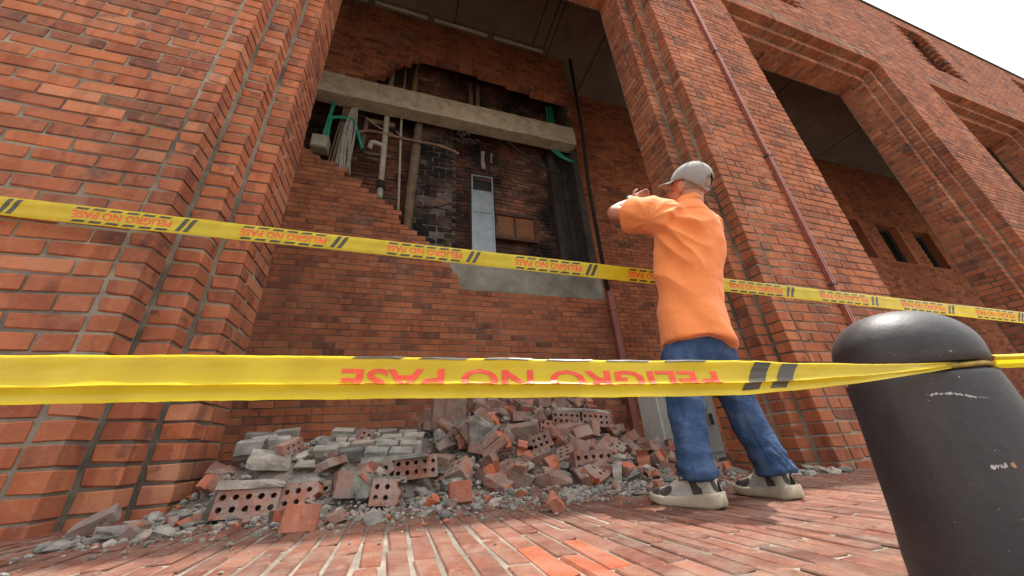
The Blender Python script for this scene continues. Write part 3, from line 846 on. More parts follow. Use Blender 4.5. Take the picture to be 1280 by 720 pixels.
def shard_mesh(sx, sy, sz, seed, mats, rough=.012, sub=1):
    """broken lump: jittered cut box"""
    r = random.Random(seed)
    bm = bmesh.new(); bmesh.ops.create_cube(bm, size=1)
    bmesh.ops.scale(bm, vec=(sx, sy, sz), verts=bm.verts)
    for _ in range(3):
        no = Vector((r.uniform(-1, 1), r.uniform(-1, 1), r.uniform(-.6, 1))).normalized()
        d = (abs(no.x) * sx + abs(no.y) * sy + abs(no.z) * sz) * .5 * r.uniform(.45, .8)
        g = bmesh.ops.bisect_plane(bm, geom=bm.verts[:] + bm.edges[:] + bm.faces[:], plane_co=no * d, plane_no=no, clear_outer=True)
        ed = [e for e in g['geom_cut'] if isinstance(e, bmesh.types.BMEdge)]
        before = set(bm.faces)
        if ed:
            bmesh.ops.contextual_create(bm, geom=ed)
            for f in bm.faces:
                if f not in before: f.material_index = 1 if len(mats) > 1 else 0
    bmesh.ops.triangulate(bm, faces=bm.faces)
    if sub: bmesh.ops.subdivide_edges(bm, edges=bm.edges, cuts=1, use_grid_fill=True)
    for v in bm.verts: v.co += Vector((r.uniform(-1, 1), r.uniform(-1, 1), r.uniform(-1, 1))) * rough * .35 + noise.noise_vector(v.co * 30 + Vector((seed, 0, 0))) * rough * .5
    bmesh.ops.recalc_face_normals(bm, faces=bm.faces)
    me = bpy.data.meshes.new('shard'); bm.to_mesh(me); bm.free()
    for m_ in mats: me.materials.append(m_)
    return me
def lump_mesh(rad, seed, mat, sub=2):
    r = random.Random(seed); bm = bmesh.new()
    bmesh.ops.create_icosphere(bm, subdivisions=sub, radius=1)
    s = Vector((r.uniform(.8, 1.3), r.uniform(.7, 1.1), r.uniform(.5, .85)))
    o = Vector((seed * 3.7, seed * 1.3, 0))
    for v in bm.verts:
        n = v.co.normalized()
        k = 1 + .42 * noise.noise(n * 1.7 + o) + .22 * noise.noise(n * 4.5 + o) + .10 * noise.noise(n * 10 + o)
        v.co = Vector((n.x * s.x, n.y * s.y, n.z * s.z)) * k * rad
    me = bpy.data.meshes.new('mortar_lump'); bm.to_mesh(me); bm.free(); me.materials.append(mat)
    return me
def put(name, me, loc, rot, label, cat, group=None, parent=None, scale=None):
    o = bpy.data.objects.new(name, me); COL.objects.link(o)
    o.location = loc; o.rotation_euler = rot
    if scale: o.scale = scale
    if parent is not None: o.parent = parent
    if label: tag(o, label, cat, group)
    return o
PERF = [perf_mesh(.24, .118, .071, seed=1), perf_mesh(.19, .118, .071, jag_end=.03, seed=2), perf_mesh(.15, .118, .071, jag_end=.03, seed=3),
        perf_mesh(.115, .118, .071, jag_end=.025, seed=4), perf_mesh(.17, .118, .071, jag_end=.025, jag_start=.02, seed=5)]
SHB = [shard_mesh(.15, .11, .07, s, [M['rubble_brick'], M['brick_core']], .022) for s in range(6)] + [shard_mesh(.085, .07, .05, s + 20, [M['rubble_brick'], M['brick_core']], .008) for s in range(5)]
SHO = [shard_mesh(.07, .05, .04, s + 60, [M['brick_core']], .008) for s in range(3)]
LUMP = [lump_mesh(1.0, s, M['mortar_pale']) for s in range(9)]
SLAB = [shard_mesh(.17, .12, .05, s + 80, [M['mortar_pale']], .010) for s in range(4)]

def masonry(name, loc, rot, spec, label, cat='masonry', sc_=.86):
    """chunk of bricks still bonded: spec = list of (mesh or dims, local pos, local rot)"""
    o = empty(name, loc); o.rotation_euler = rot; tag(o, label, cat); o.scale = [sc_] * 3
    for me, p, rt in spec:
        b = bpy.data.objects.new('mortar' if me in SLAB else 'brick', me); COL.objects.link(b); b.parent = o; b.location = p; b.rotation_euler = rt
    return o
def coat(seed, dx, dy, dz):
    """rough mortar layer"""
    me = shard_mesh(dx, dy, dz, seed, [M['mortar_pale']], .010); SLAB.append(me); return me
h = math.pi / 2
# bricks standing on their long edge with the holes to the street
masonry('masonry_chunk', (-.535, 1.80, .068), (R_(-12), R_(3), R_(8)), [(PERF[0], (0, 0, 0), (h, 0, 0)), (PERF[0], (.01, .078, .012), (h, 0, .03)), (coat(101, .26, .17, .035), (0, .04, .072), (0, 0, 0)), (coat(102, .05, .12, .12), (-.125, .06, 0), (0, 0, 0))],
        'two perforated bricks bonded on edge with a white mortar crust, beside the near pier')
masonry('masonry_chunk', (-.365, 1.83, .07), (R_(-14), R_(-3), R_(-6)), [(PERF[1], (0, 0, 0), (h, 0, 0)), (PERF[0], (.0, .08, .01), (h, 0, .05)), (coat(103, .2, .15, .03), (0, .04, .07), (0, 0, 0))],
        'tilted pair of perforated bricks topped with mortar, next to the leaning red brick')
masonry('masonry_chunk', (-.215, 1.86, .10), (R_(-5), R_(5), R_(15)), [(PERF[2], (0, 0, 0), (h, 0, h)), (PERF[3], (.09, .02, -.01), (h, 0, .1)), (coat(104, .12, .06, .12), (.07, -.02, .0), (0, 0, 0))],
        'broken brick chunk half buried in grey mortar')
masonry('masonry_chunk', (-.03, 1.93, .13), (R_(-8), R_(-2), R_(4)), [(PERF[1], (-.06, 0, 0), (h, 0, 0)), (PERF[0], (.15, .02, .012), (h, 0, .06)), (coat(105, .38, .12, .03), (.05, .03, .068), (0, 0, 0))],
        'long row of perforated bricks on edge below the white slab')
masonry('masonry_chunk', (-.02, 1.80, .06), (R_(-10), R_(4), R_(-10)), [(PERF[2], (0, 0, 0), (h, 0, 0)), (coat(106, .16, .09, .03), (0, .03, .06), (0, 0, .1))],
        'single perforated brick on edge with crumbling mortar on top')
# flat slabs with their mortared backs up
def slab(loc, rot, nx_, ny_, label, lx=.118, ly=.068, seed=0):
    o = empty('masonry_slab', loc); o.rotation_euler = rot; tag(o, label, 'masonry'); r = random.Random(seed)
    mesh_obj_local(o, 'mortar_bed', boxv(-nx_ * lx / 2 + .01, nx_ * lx / 2 - .01, -ny_ * ly / 2 + .01, ny_ * ly / 2 - .01, -.05, .006), BOXF, M['mortar_dark'])
    for j in range(ny_):
        for i in range(nx_):
            if r.random() < .1 and (i in (0, nx_ - 1)): continue
            V, F = chamfer_box(lx - .006 - r.random() * .006, ly - .005 - r.random() * .006, .06, .0035, r, .006)
            me = bpy.data.meshes.new('brick'); me.from_pydata(V, [], F); me.materials.append(M['mortar_pale'])
            b = bpy.data.objects.new('brick', me); COL.objects.link(b); b.parent = o
            b.location = ((i - (nx_ - 1) / 2) * lx + (lx * .5 if j % 2 else 0) * .6, (j - (ny_ - 1) / 2) * ly, r.uniform(-.006, .01)); b.rotation_euler = (r.uniform(-.06, .06), r.uniform(-.06, .06), r.uniform(-.03, .03))
    return o
def mesh_obj_local(parent, name, V, F, mat):
    me = bpy.data.meshes.new(name); me.from_pydata([tuple(v) for v in V], [], F); me.materials.append(mat); me.update()
    o = bpy.data.objects.new(name, me); COL.objects.link(o); o.parent = parent; return o
slab((-.13, 2.14, .262), (R_(20), R_(3), R_(-6)), 4, 5, 'broad slab of bricks lying with its white mortared back up', seed=2)
slab((-.60, 2.13, .30), (R_(14), R_(-4), R_(4)), 2, 3, 'small white mortared slab at the back corner of the near pier', seed=3)
put('mortar_slab', coat(110, .2, .14, .04), (-.53, 2.0, .215), (R_(24), R_(5), R_(12)), 'flat grey mortar slab below the small white slab', 'mortar')
# pieces in the main heap
def panel(loc, rot, n, label):
    o = empty('masonry_chunk', loc); o.rotation_euler = rot; tag(o, label, 'masonry')
    for i in range(n):
        b = bpy.data.objects.new('brick', brick_mesh((.07, .118, .24), i, M['rubble_brick'])); COL.objects.link(b); b.parent = o; b.location = ((i - (n - 1) / 2) * .079, 0, .12)
    mesh_obj_local(o, 'mortar', boxv(-n * .079 / 2 + .004, n * .079 / 2 - .004, -.053, .053, .004, .236), BOXF, M['mortar'])
    return o
panel((.33, 2.60, .36), (R_(12), R_(2), R_(4)), 3, 'upright panel of three bricks leaning on end in the heap')
masonry('masonry_chunk', (.43, 2.28, .27), (R_(20), R_(52), R_(20)), [(PERF[0], (0, 0, 0), (0, 0, 0)), (PERF[0], (.02, 0, .08), (0, 0, 0)), (PERF[1], (-.02, 0, .16), (0, 0, 0)), (coat(111, .24, .02, .2), (0, -.06, .08), (0, 0, 0))],
        'steeply tipped stack of three bonded bricks in front of the upright panel')
masonry('masonry_chunk', (.58, 2.16, .19), (R_(-30), R_(-35), R_(-30)), [(PERF[1], (0, 0, 0), (0, 0, 0)), (PERF[2], (.01, 0, .08), (0, 0, 0)), (coat(112, .2, .12, .03), (0, 0, .12), (0, 0, 0))],
        'tipped pair of bonded bricks crusted with grey mortar')
masonry('masonry_chunk', (1.28, 2.42, .36), (R_(-6), R_(5), R_(-8)), [(PERF[0], (-.13, 0, 0), (h, 0, 0)), (PERF[0], (.13, 0, 0), (h, 0, 0)), (PERF[0], (-.08, .08, .004), (h, 0, 0)), (PERF[2], (.16, .08, .004), (h, 0, 0)), (coat(113, .52, .15, .03), (0, .04, .07), (0, 0, 0))],
        'long bonded beam of perforated bricks lying across the right of the heap')
put('perforated_brick', PERF[0], (1.10, 2.0, .10), (h - .12, 0, R_(-4)), 'whole brick on edge showing two rows of holes below the long bonded beam', 'brick')
put('broken_brick', SHB[0], (1.31, 1.98, .05), (.2, .1, .4), 'grooved red brick end lying right of the whole perforated brick', 'brick')
put('broken_brick', brick_mesh((.105, .03, .085), 1, M['brick_face']), (-.275, 1.45, .038), (R_(-28), R_(4), R_(8)), 'flat red brick face propped at the front edge of the rubble', 'brick')
put('broken_brick', brick_mesh((.095, .03, .085), 2, M['brick_face']), (.275, 1.68, .045), (R_(-18), 0, R_(6)), 'square red brick face standing in grey crumbs before the heap', 'brick')
put('broken_brick', SHO[0], (.575, 1.36, .005), (.4, .9, .3), 'bright orange brick shard alone on the pavement', 'brick', scale=(1.0, 1.1, 1.1))
put('broken_brick', brick_mesh((.105, .065, .04), 3, M['rubble_brick']), (-.93, 1.70, .062), (R_(20), R_(-28), R_(12)), 'pinkish brick piece resting against the near pier', 'brick')
put('mortar_lump', LUMP[2], (-.80, 1.57, .04), (.1, .2, .5), 'grey mortar lump below the pinkish brick piece', 'mortar', scale=(.045, .036, .034))
put('broken_brick', SHB[3], (-.70, 2.06, .13), (R_(70), R_(20), R_(30)), 'red brick triangle wedged at the corner of the near pier', 'brick')
r = random.Random(21)
keep_out = []
LAND = [((.33, 2.6), 'near the upright brick panel'), ((1.28, 2.42), 'beside the long bonded beam'), ((-.13, 2.14), 'next to the broad white slab'), ((.5, 2.2), 'around the steeply tipped stack'),
        ((1.1, 2.0), 'around the whole perforated brick'), ((-.53, 1.85), 'beside the near pier'), ((1.75, 2.2), 'at the right foot of the heap by the man'), ((.9, 2.9), 'on the crest of the heap below the torn wall'), ((.75, 2.15), 'on the front slope of the heap'), ((.25, 1.95), 'at the front foot of the heap')]
def near(x, y): return min(LAND, key=lambda q: (q[0][0] - x) ** 2 + (q[0][1] - y) ** 2)[1]
KINDS = {}
for i in range(190):                     # loose broken bricks over the heap
    for _ in range(60):
        if i < 150: x, y = r.gauss(.85, .48), r.uniform(1.85, 3.2)
        elif i < 162: x, y = r.uniform(-.75, .3), r.uniform(1.8, 2.3)
        else: x, y = r.uniform(1.2, 2.2), r.uniform(1.85, 2.6)
        if mound(x, y) > .03 and (i >= 150 or x > .25) and all((x - a) ** 2 + (y - b) ** 2 > .0049 for a, b in keep_out): break
    keep_out.append((x, y))
    q = r.random()
    if q < .42:
        k_ = r.choice((0, 1, 1, 2, 2, 3, 4)); me = PERF[k_]; kind = ('whole perforated brick', 'long broken perforated brick', 'half perforated brick', 'short perforated brick end', 'perforated brick broken at both ends')[k_]
    elif q < .56:
        ln_ = r.choice((.24, .18, .13)); me = brick_mesh((ln_, .118, .071), r.randrange(4), M['rubble_brick']); kind = 'plain brick piece with square edges'
    elif q < .86: me = SHB[r.randrange(6)]; kind = 'jagged broken brick piece'
    else: me = SLAB[r.randrange(4)]; kind = 'flat grey mortar flake'
    rot = (r.choice((0, h, r.uniform(-.9, .9), r.uniform(-.6, .6))) + r.uniform(-.3, .3), r.uniform(-.6, .6), r.uniform(0, 6.28))
    sc_ = r.uniform(.72, 1.05) if i < 150 else r.uniform(.5, .75)
    put('mortar_flake' if 'flake' in kind else ('perforated_brick' if 'perforated' in kind else 'broken_brick'), me, (x, y, hz(x, y) + r.uniform(-.01, .035)), rot,
        kind + ' ' + near(x, y), 'mortar' if 'flake' in kind else 'brick', 'fallen pieces in the heap', scale=[sc_] * 3)
for i in range(26):                      # small red shards along the front
    x, y = r.uniform(-.9, 1.6), 1.80 - abs(r.gauss(0, .14))
    put('brick_shard', r.choice(SHB[6:] + SHO), (x, y, hz(x, y) + .012), (r.uniform(0, 6), r.uniform(0, 6), r.uniform(0, 6)), 'small red brick shard scattered ' + near(x, y + .15), 'brick', 'small brick shards', scale=[r.uniform(.35, .8)] * 3)
for i in range(170):                     # grey mortar lumps
    if i < 80: x, y = r.uniform(-.85, 1.7), 1.84 - abs(r.gauss(0, .17))
    elif i < 140: x, y = r.uniform(-.8, 1.9), r.uniform(1.8, 2.5)
    elif i < 155: x, y = r.uniform(-.95, -.5), r.uniform(1.45, 1.95)
    else: x, y = r.uniform(2.05, 2.75), r.uniform(1.66, 1.92)
    s = r.uniform(.012, .034) if i < 80 else (r.uniform(.02, .05) if i < 140 else r.uniform(.012, .03))
    if i >= 155: s = r.uniform(.02, .055)
    front = y < 1.8
    put('mortar_lump', LUMP[r.randrange(9)], (x, y, hz(x, y) + s * .25), (r.uniform(-.4, .4), r.uniform(-.4, .4), r.uniform(0, 6)),
        'grey mortar lump at the foot of the conduit pier' if i >= 155 else (('larger' if s > .024 else 'small') + ' grey mortar lump on paving ' + near(x, y + .3) if front else ('large' if s > .036 else 'small') + ' grey mortar lump among bricks ' + near(x, y)), 'mortar',
        'mortar lumps by the far pier' if i >= 155 else ('mortar lumps on the pavement' if front else 'mortar lumps in the heap'), scale=(s * r.uniform(.8, 1.3), s, s * r.uniform(.7, 1)))
# crumbs: too many to count
ic = bmesh.new(); bmesh.ops.create_icosphere(ic, subdivisions=1, radius=1)
IV = [v.co.copy() for v in ic.verts]; ic.verts.index_update(); IF = [tuple(v.index for v in f.verts) for f in ic.faces]; ic.free()
def crumbs(name, n, sampler, mat, label, s0, s1, seed):
    acc = Acc(); r = random.Random(seed)
    for _ in range(n):
        x, y = sampler(r); s = s0 + (s1 - s0) * r.random() ** 2.5
        z = hz(x, y) + s * .3
        sc = (r.uniform(.7, 1.3), r.uniform(.7, 1.3), r.uniform(.5, .9))
        acc.add([(x + v.x * s * sc[0] * r.uniform(.75, 1.2), y + v.y * s * sc[1] * r.uniform(.75, 1.2), z + v.z * s * sc[2] * r.uniform(.75, 1.2)) for v in IV], IF)
    o = acc.obj(name, mat); o['kind'] = 'stuff'; o['label'] = label; o['category'] = 'rubble'
def smp_front(r):
    x = r.uniform(-.95, 1.75); return x, 1.88 - abs(r.gauss(0, .17)) * (1.25 if x < .9 else .8)
def smp_heap(r): return r.uniform(-.85, 2.1), r.uniform(1.78, 3.1)
def smp_wide(r):
    if r.random() < .35: return r.uniform(1.9, 3.0), 1.80 - abs(r.gauss(0, .07))
    return r.uniform(-1.1, 2.2), 1.8 - abs(r.gauss(0, .32))
crumbs('mortar_crumbs', 2600, smp_front, M['mortar_pale'], 'grey mortar crumbs along the front of the rubble', .003, .016, 1)
crumbs('heap_crumbs', 2200, smp_heap, M['mortar_pale'], 'grey mortar crumbs between the fallen bricks', .005, .022, 2)
crumbs('brick_crumbs', 900, lambda r: smp_front(r) if r.random() < .5 else smp_heap(r), M['brick_core'], 'orange brick crumbs strewn through the rubble', .003, .013, 3)
crumbs('pavement_grit', 1500, smp_wide, M['mortar_pale'], 'fine grey grit scattered over the paving', .0012, .005, 4)

# ------------------------------------------------------------------ bollard
def bollard_paint():
    t = NT('bollard_paint'); P = t.obj()
    n = t.noise(P, 30, 6, .65); n2 = t.noise(P, 7, 6, .65); n4 = t.noise(P, 110, 4, .6)
    c = t.ramp(n2, [(.3, (.022, .021, .024)), (.7, (.040, .038, .041))])
    # dust film and rubbed, paler paint
    c = t.mix(t.math('MULTIPLY', t.ramp(t.noise(t.scale(P, (1, 1, .4)), 11, 9, .7), [(.45, (0, 0, 0)), (.75, (1, 1, 1))]), .35), c, (.12, .105, .095))
    for sc_, th, amt, col_ in ((42, .055, .75, (.5, .5, .48)), (95, .07, .5, (.35, .33, .30)), (17, .035, .8, (.22, .20, .19))):
        vo = t.n('TexVoronoi'); t.l(P, vo.inputs['Vector']); vo.inputs['Scale'].default_value = sc_
        sp = t.math('MULTIPLY', t.math('LESS_THAN', t.math('ADD', vo.outputs['Distance'], t.math('MULTIPLY', n4, .02)), th + .01), t.math('GREATER_THAN', n, .50))
        c = t.mix(t.math('MULTIPLY', sp, amt), c, col_)
    # fine scratches
    wv = t.noise(t.scale(P, (3, 3, 60)), 9, 3, .5)
    c = t.mix(t.math('MULTIPLY', t.ramp(wv, [(.68, (0, 0, 0)), (.72, (1, 1, 1))]), .22), c, (.16, .155, .15))
    t.col(c); t.rough(t.ramp(n2, [(.3, (.44,) * 3), (.7, (.66,) * 3)]))
    t.bump(t.math('ADD', t.math('MULTIPLY', n, .6), t.math('ADD', t.math('MULTIPLY', n2, 1.6), t.math('MULTIPLY', n4, .15))), .3, .005)
    return t.m
M['bollard'] = bollard_paint()
BX, BY = .871, .379
bo = empty('bollard', (BX, BY, gz(BX)))
tag(bo, 'dark grey rounded bollard with yellow tape tied in its groove', 'bollard')
def lathe(name, prof, mat, parent, n=64, cx=BX, cy=BY):
    V = []; F = []
    for (rr, z) in prof:
        for j in range(n):
            a = 2 * math.pi * j / n; V.append((cx + rr * math.cos(a), cy + rr * math.sin(a), z))
    for i in range(len(prof) - 1):
        for j in range(n): F.append((i * n + j, i * n + (j + 1) % n, (i + 1) * n + (j + 1) % n, (i + 1) * n + j))
    F.append(tuple(range(n))[::-1]); F.append(tuple(range((len(prof) - 1) * n, len(prof) * n)))
    return mesh_obj(name, V, F, mat, parent, smooth=True)
zb = gz(BX)
lathe('post', [(.122, zb - .02), (.118, zb + .03), (.111, .06), (.103, .15), (.097, .22), (.0945, .268), (.0935, .2745), (.089, .2775), (.084, .278)], M['bollard'], bo)
lathe('neck', [(.084, .276), (.084, .292)], M['bollard'], bo)
prof = [(.084, .2905), (.0905, .2905), (.0935, .2925)]
for i in range(0, 15):
    a = i / 14 * math.pi / 2
    prof.append((.0955 * math.cos(a) ** .92 + .0004, .318 + .079 * math.sin(a)))
lathe('dome', [(.084, .2905), (.0905, .2908), (.0935, .2935), (.0952, .304)] + prof[3:], M['bollard'], bo)
def bol_patch(name, pts, mat, off=.0006):
    """scuff on the post: list of (azimuth deg as seen around the post axis, z, half height)"""
    V = []; F = []
    for (a, z, hh) in pts:
        rr = np.interp(z, [.06, .15, .22, .268], [.111, .103, .097, .0945]) + off
        for s in (-1, 1): V.append((BX + rr * math.cos(R_(a)), BY + rr * math.sin(R_(a)), z + s * hh))
    for i in range(len(pts) - 1): F.append((2 * i, 2 * i + 2, 2 * i + 3, 2 * i + 1))
    return mesh_obj(name, V, F, mat, bo)
M['scuff'] = simple_mat('pale_scuff', (.42, .43, .45), .8, var=.4, sc=90)
r = random.Random(2)
az0 = math.degrees(math.atan2(-BY, -BX))
pts = [(az0 + 2 + i * .95, .244 + .0028 * math.sin(i * .13) + r.uniform(-.0011, .0011) - .0002 * i, (r.uniform(.0003, .0022) if r.random() > .25 else .0001) if 2 < i < 36 else .0002) for i in range(40)]
bol_patch('scuff', pts, M['scuff'])
bol_patch('scuff', [(az0 + 14 + i * .6, .146 + r.uniform(-.0015, .0015), r.uniform(.0004, .0034)) for i in range(16)], M['scuff'])
bol_patch('scuff', [(az0 + 25 + i * 1.2, .147 + r.uniform(-.001, .001), .002 + .0018 * math.sin(i)) for i in range(3)], simple_mat('ochre_scuff', (.42, .26, .12), .8))

# ------------------------------------------------------------------ warning tapes
def tape_plastic():
    t = NT('tape_plastic')
    P = t.obj(); n = t.noise(P, 12, 3, .5)
    c = t.ramp(n, [(.3, (.66, .52, .018)), (.7, (.80, .67, .032))])
    t.col(c); t.rough(.28)
    tr = t.n('BsdfTranslucent'); t.l(c, tr.inputs[0])
    mx = t.n('MixShader'); mx.inputs[0].default_value = .40
    t.l(t.b.outputs[0], mx.inputs[1]); t.l(tr.outputs[0], mx.inputs[2]); t.l(mx.outputs[0], t.out.inputs[0])
    t.bump(t.noise(t.scale(P, (4, 4, 60)), 3, 2, .5), .12, .003)
    return t.m
M['tape'] = tape_plastic()
M['ink_red'] = simple_mat('red_ink', (.72, .07, .025), .4, var=.2, sc=60)
M['ink_black'] = simple_mat('black_ink', (.05, .042, .025), .35, var=.3, sc=40)
def text_mesh2d(txt):
    cu = bpy.data.curves.new('txt', 'FONT'); cu.body = txt; cu.size = 1; cu.resolution_u = 3; cu.offset = .022
    o = bpy.data.objects.new('txt', cu); COL.objects.link(o)
    dg = bpy.context.evaluated_depsgraph_get()
    me = bpy.data.meshes.new_from_object(o.evaluated_get(dg))
    V = np.array([v.co[:2] for v in me.vertices]); F = [tuple(p.vertices) for p in me.polygons]
    bpy.data.objects.remove(o); bpy.data.meshes.remove(me)
    V -= V.min(0); return V / V.max(0)[None, :] , F
TXT = text_mesh2d('PELIGRO NO PASE')
def make_tape(label, P0, P1, width, fold, sag, s_off, period, narrow=None, n=140, roll=0.0, wob=.0, rows=((.10, .06), (.81, .06)), tlf=.575):
    """ribbon from P0 to P1; fold(t) gives (height, outward) for t in 0..1 from top to bottom; narrow(s) scales the width"""
    P0, P1 = Vector(P0), Vector(P1); Lg = (P1 - P0).length
    d = (P1 - P0).normalized(); upv = (Vector((0, 0, 1)) - d * d.z).normalized(); outv = d.cross(upv)   # towards the street
    if outv.y > 0: outv = -outv
    root = empty('warning_tape', P0); tag(root, label, 'tape')
    def surf(s, t, off=0.0):
        u = s / Lg
        c = P0 + d * s - Vector((0, 0, sag * math.sin(math.pi * u ** 2.2)))
        k = narrow(s) if narrow else 1.0
        hh, oo = fold(t)
        a = roll + wob * math.sin(s * 2.1 + .5)
        hh2 = hh * math.cos(a) - oo * math.sin(a) / width; oo2 = oo * math.cos(a) + hh * width * math.sin(a)
        wr_ = (.0016 * noise.noise(Vector((s * 16, t * 2.2, width * 50))) + .0007 * noise.noise(Vector((s * 55 + t * 9, t * 5, 3)))) * (1 if narrow is None else 1.0)
        return c + upv * (hh2 * width * k + wr_ * .6) + outv * (oo2 * k + off + wr_)
    tn = 24
    V = []; F = []
    for i in range(n + 1):
        for j in range(tn + 1): V.append(tuple(surf(Lg * i / n, j / tn)))
    for i in range(n):
        for j in range(tn): a = i * (tn + 1) + j; F.append((a, a + 1, a + tn + 2, a + tn + 1))
    mesh_obj('ribbon', V, F, M['tape'], root, smooth=True)
    def patch(acc, poly_st):
        acc.add([tuple(surf(s, t, .0007)) for s, t in poly_st], [tuple(range(len(poly_st)))])
    tl = period * tlf
    k = 0
    s = s_off
    while s < Lg + period:
        # rotated by half a turn: the word starts on the right and runs to the left
        ss = s
        if ss - tl < Lg and ss > 0:
            Vt, Ft = TXT
            bm = bmesh.new()
            vs = [bm.verts.new((x, y, 0)) for x, y in Vt]
            for f in Ft:
                try: bm.faces.new([vs[i] for i in f])
                except ValueError: pass
            for q in range(1, 8): bmesh.ops.bisect_plane(bm, geom=bm.verts[:] + bm.edges[:] + bm.faces[:], plane_co=(0, q / 8, 0), plane_no=(0, 1, 0))
            bm.verts.index_update()
            st = [(ss - v.co.x * tl, .30 + v.co.y * .40) for v in bm.verts]
            fs = [tuple(v.index for v in f.verts) for f in bm.faces]; bm.free()
            ok = [f for f in fs if all(0 < st[i][0] < Lg for i in f)]
            if ok:
                mesh_obj('lettering', [tuple(surf(a, b, .0008)) for a, b in st], ok, M['ink_red'], root)
        for row, rh in rows:
            for q in range(6):
                x = ss - tl * (q + .08) / 6; w = tl / 6 * .72
                if x - w < 0 or x > Lg: continue
                acc = Acc(); sk = .010 * (1 if row < .5 else 0)
                for e_ in range(4):
                    xa, xb = x - w * e_ / 4, x - w * (e_ + 1) / 4
                    for tt in range(2):
                        t0_, t1_ = row + rh * tt, row + rh * (tt + 1)
                        acc.add([tuple(surf(a, b, .0008)) for a, b in ((xa - .004 * tt, t0_), (xb - .004 * tt, t0_), (xb - .004 * (tt + 1), t1_), (xa - .004 * (tt + 1), t1_))], [(0, 1, 2, 3)])
                acc.obj('dash', M['ink_black'], root)
        for q in range(2):
            x = ss + tl * (.055 + .085 * q); w = tl * .05
            if x < 0 or x + w + tl * .08 > Lg: continue
            acc = Acc()
            for tt in range(10):
                t0_, t1_ = .09 + .079 * tt, .09 + .079 * (tt + 1)
                sl0, sl1 = tl * .07 * (1 - tt / 10), tl * .07 * (1 - (tt + 1) / 10)
                acc.add([tuple(surf(a, b, .0008)) for a, b in ((x + sl0, t0_), (x + w + sl0, t0_), (x + w + sl1, t1_), (x + sl1, t1_))], [(0, 1, 2, 3)])
            acc.obj('bar', M['ink_black'], root)
        s += period; k += 1
    return root, surf, Lg
# far tape, nearly flat
def fold_flat(t): return (.5 - t, .004 * math.sin(t * math.pi) + .0015 * math.sin(t * 9))
make_tape('long yellow warning tape stretched across behind the man', (-2.24, 1.79, 1.30), (6.1, .93, .70), .084, fold_flat, 0.0, .55, .655, n=220, roll=.12, wob=.10)
# near tape: folded over, tied to the bollard
def fold_near(t):
    ks = [0, .03, .08, .30, .50, .58, .62, .66, .72, .86, .95, 1.0]
    hs = [.46, .50, .45, .20, -.06, -.17, -.185, -.16, -.17, -.34, -.46, -.5]
    os = [-.005, -.001, .002, .0005, .002, .006, .0078, .009, .007, .003, .005, .009]
    return (float(np.interp(t, ks, hs)), float(np.interp(t, ks, os)))
LN = (Vector((.891, .293, .288)) - Vector((-.62, .606, .321))).length
def narrow(s):
    u = s / LN
    w_ = 1.0 - .20 * min(u, .70) / .70
    return w_ if u < .72 else max(.09, w_ - (u - .72) / .26 * .74)
make_tape('wide yellow warning tape folded over and tied to the bollard', (-.62, .606, .321), (.891, .293, .288), .064, fold_near, .0165, 1.075, .95, narrow=narrow, roll=-.05, rows=((.03, .035),), tlf=.545)
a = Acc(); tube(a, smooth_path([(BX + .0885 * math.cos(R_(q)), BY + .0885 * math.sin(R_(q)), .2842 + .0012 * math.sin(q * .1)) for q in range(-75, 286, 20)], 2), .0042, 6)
kn = a.obj('tape_wrap', simple_mat('shaded_tape', (.30, .20, .02), .5, var=.6, sc=60), bo, smooth=True); kn['label'] = 'twisted yellow tape wound in the groove'  # shade of the groove put into the darker tape colour
tl_ = make_tape('short twisted tape end leaving the bollard groove', (.893, .290, .287), (1.35, .12, .27), .022, lambda t: (.5 - t, .006 * math.sin(t * 7)), .004, .3, .4, n=40)

# ------------------------------------------------------------------ the man
LAT, DEP = Vector((.7071, -.7071, 0)), Vector((.7071, .7071, 0))
MC = Vector((1.24, 1.24, 0))
def W(lat, dep, z): return MC + LAT * lat + DEP * dep + Vector((0, 0, z))
man = empty('person', (1.24, 1.15, gz(1.24)))
tag(man, 'person in orange shirt, jeans and grey cap, arms raised, facing the damaged wall', 'person')
def ring(c, a, b, n=28, ax=Vector((1, 0, 0)), ay=Vector((0, 1, 0)), tilt=None, sq=1.0):
    out = []
    for i in range(n):
        th = 2 * math.pi * i / n
        cx, sy = math.cos(th), math.sin(th)
        cx = math.copysign(abs(cx) ** sq, cx); sy = math.copysign(abs(sy) ** sq, sy)
        dlt = ax * (a * cx) + ay * (b * sy)
        p = c + dlt
        if tilt: p.z += tilt[0] * dlt.dot(LAT) + tilt[1] * dlt.dot(DEP)
        out.append(tuple(p))
    return out
def loft(acc, rings):
    n = len(rings[0]); V = [p for rg in rings for p in rg]; F = []
    for i in range(len(rings) - 1):
        for j in range(n): F.append((i * n + j, i * n + (j + 1) % n, (i + 1) * n + (j + 1) % n, (i + 1) * n + j))
    F.append(tuple(range(n))[::-1]); F.append(tuple(range((len(rings) - 1) * n, len(rings) * n)))
    acc.add(V, F)
def limb(acc, pts, rads, n=18):
    tube(acc, pts, rads, n)
def ellipsoid(acc, c, rx, ry, rz, rot=None, n=20):
    rot = rot or Matrix.Identity(3); V = []; F = []
    for i in range(1, n):
        ph = math.pi * i / n
        for j in range(n):
            th = 2 * math.pi * j / n
            V.append(tuple(Vector(c) + rot @ Vector((rx * math.sin(ph) * math.cos(th), ry * math.sin(ph) * math.sin(th), rz * math.cos(ph)))))
    for i in range(n - 2):
        for j in range(n): F.append((i * n + j, (i + 1) * n + j, (i + 1) * n + (j + 1) % n, i * n + (j + 1) % n))
    F.append(tuple(range(n))); F.append(tuple(range((n - 2) * n, (n - 1) * n))[::-1])
    acc.add(V, F)
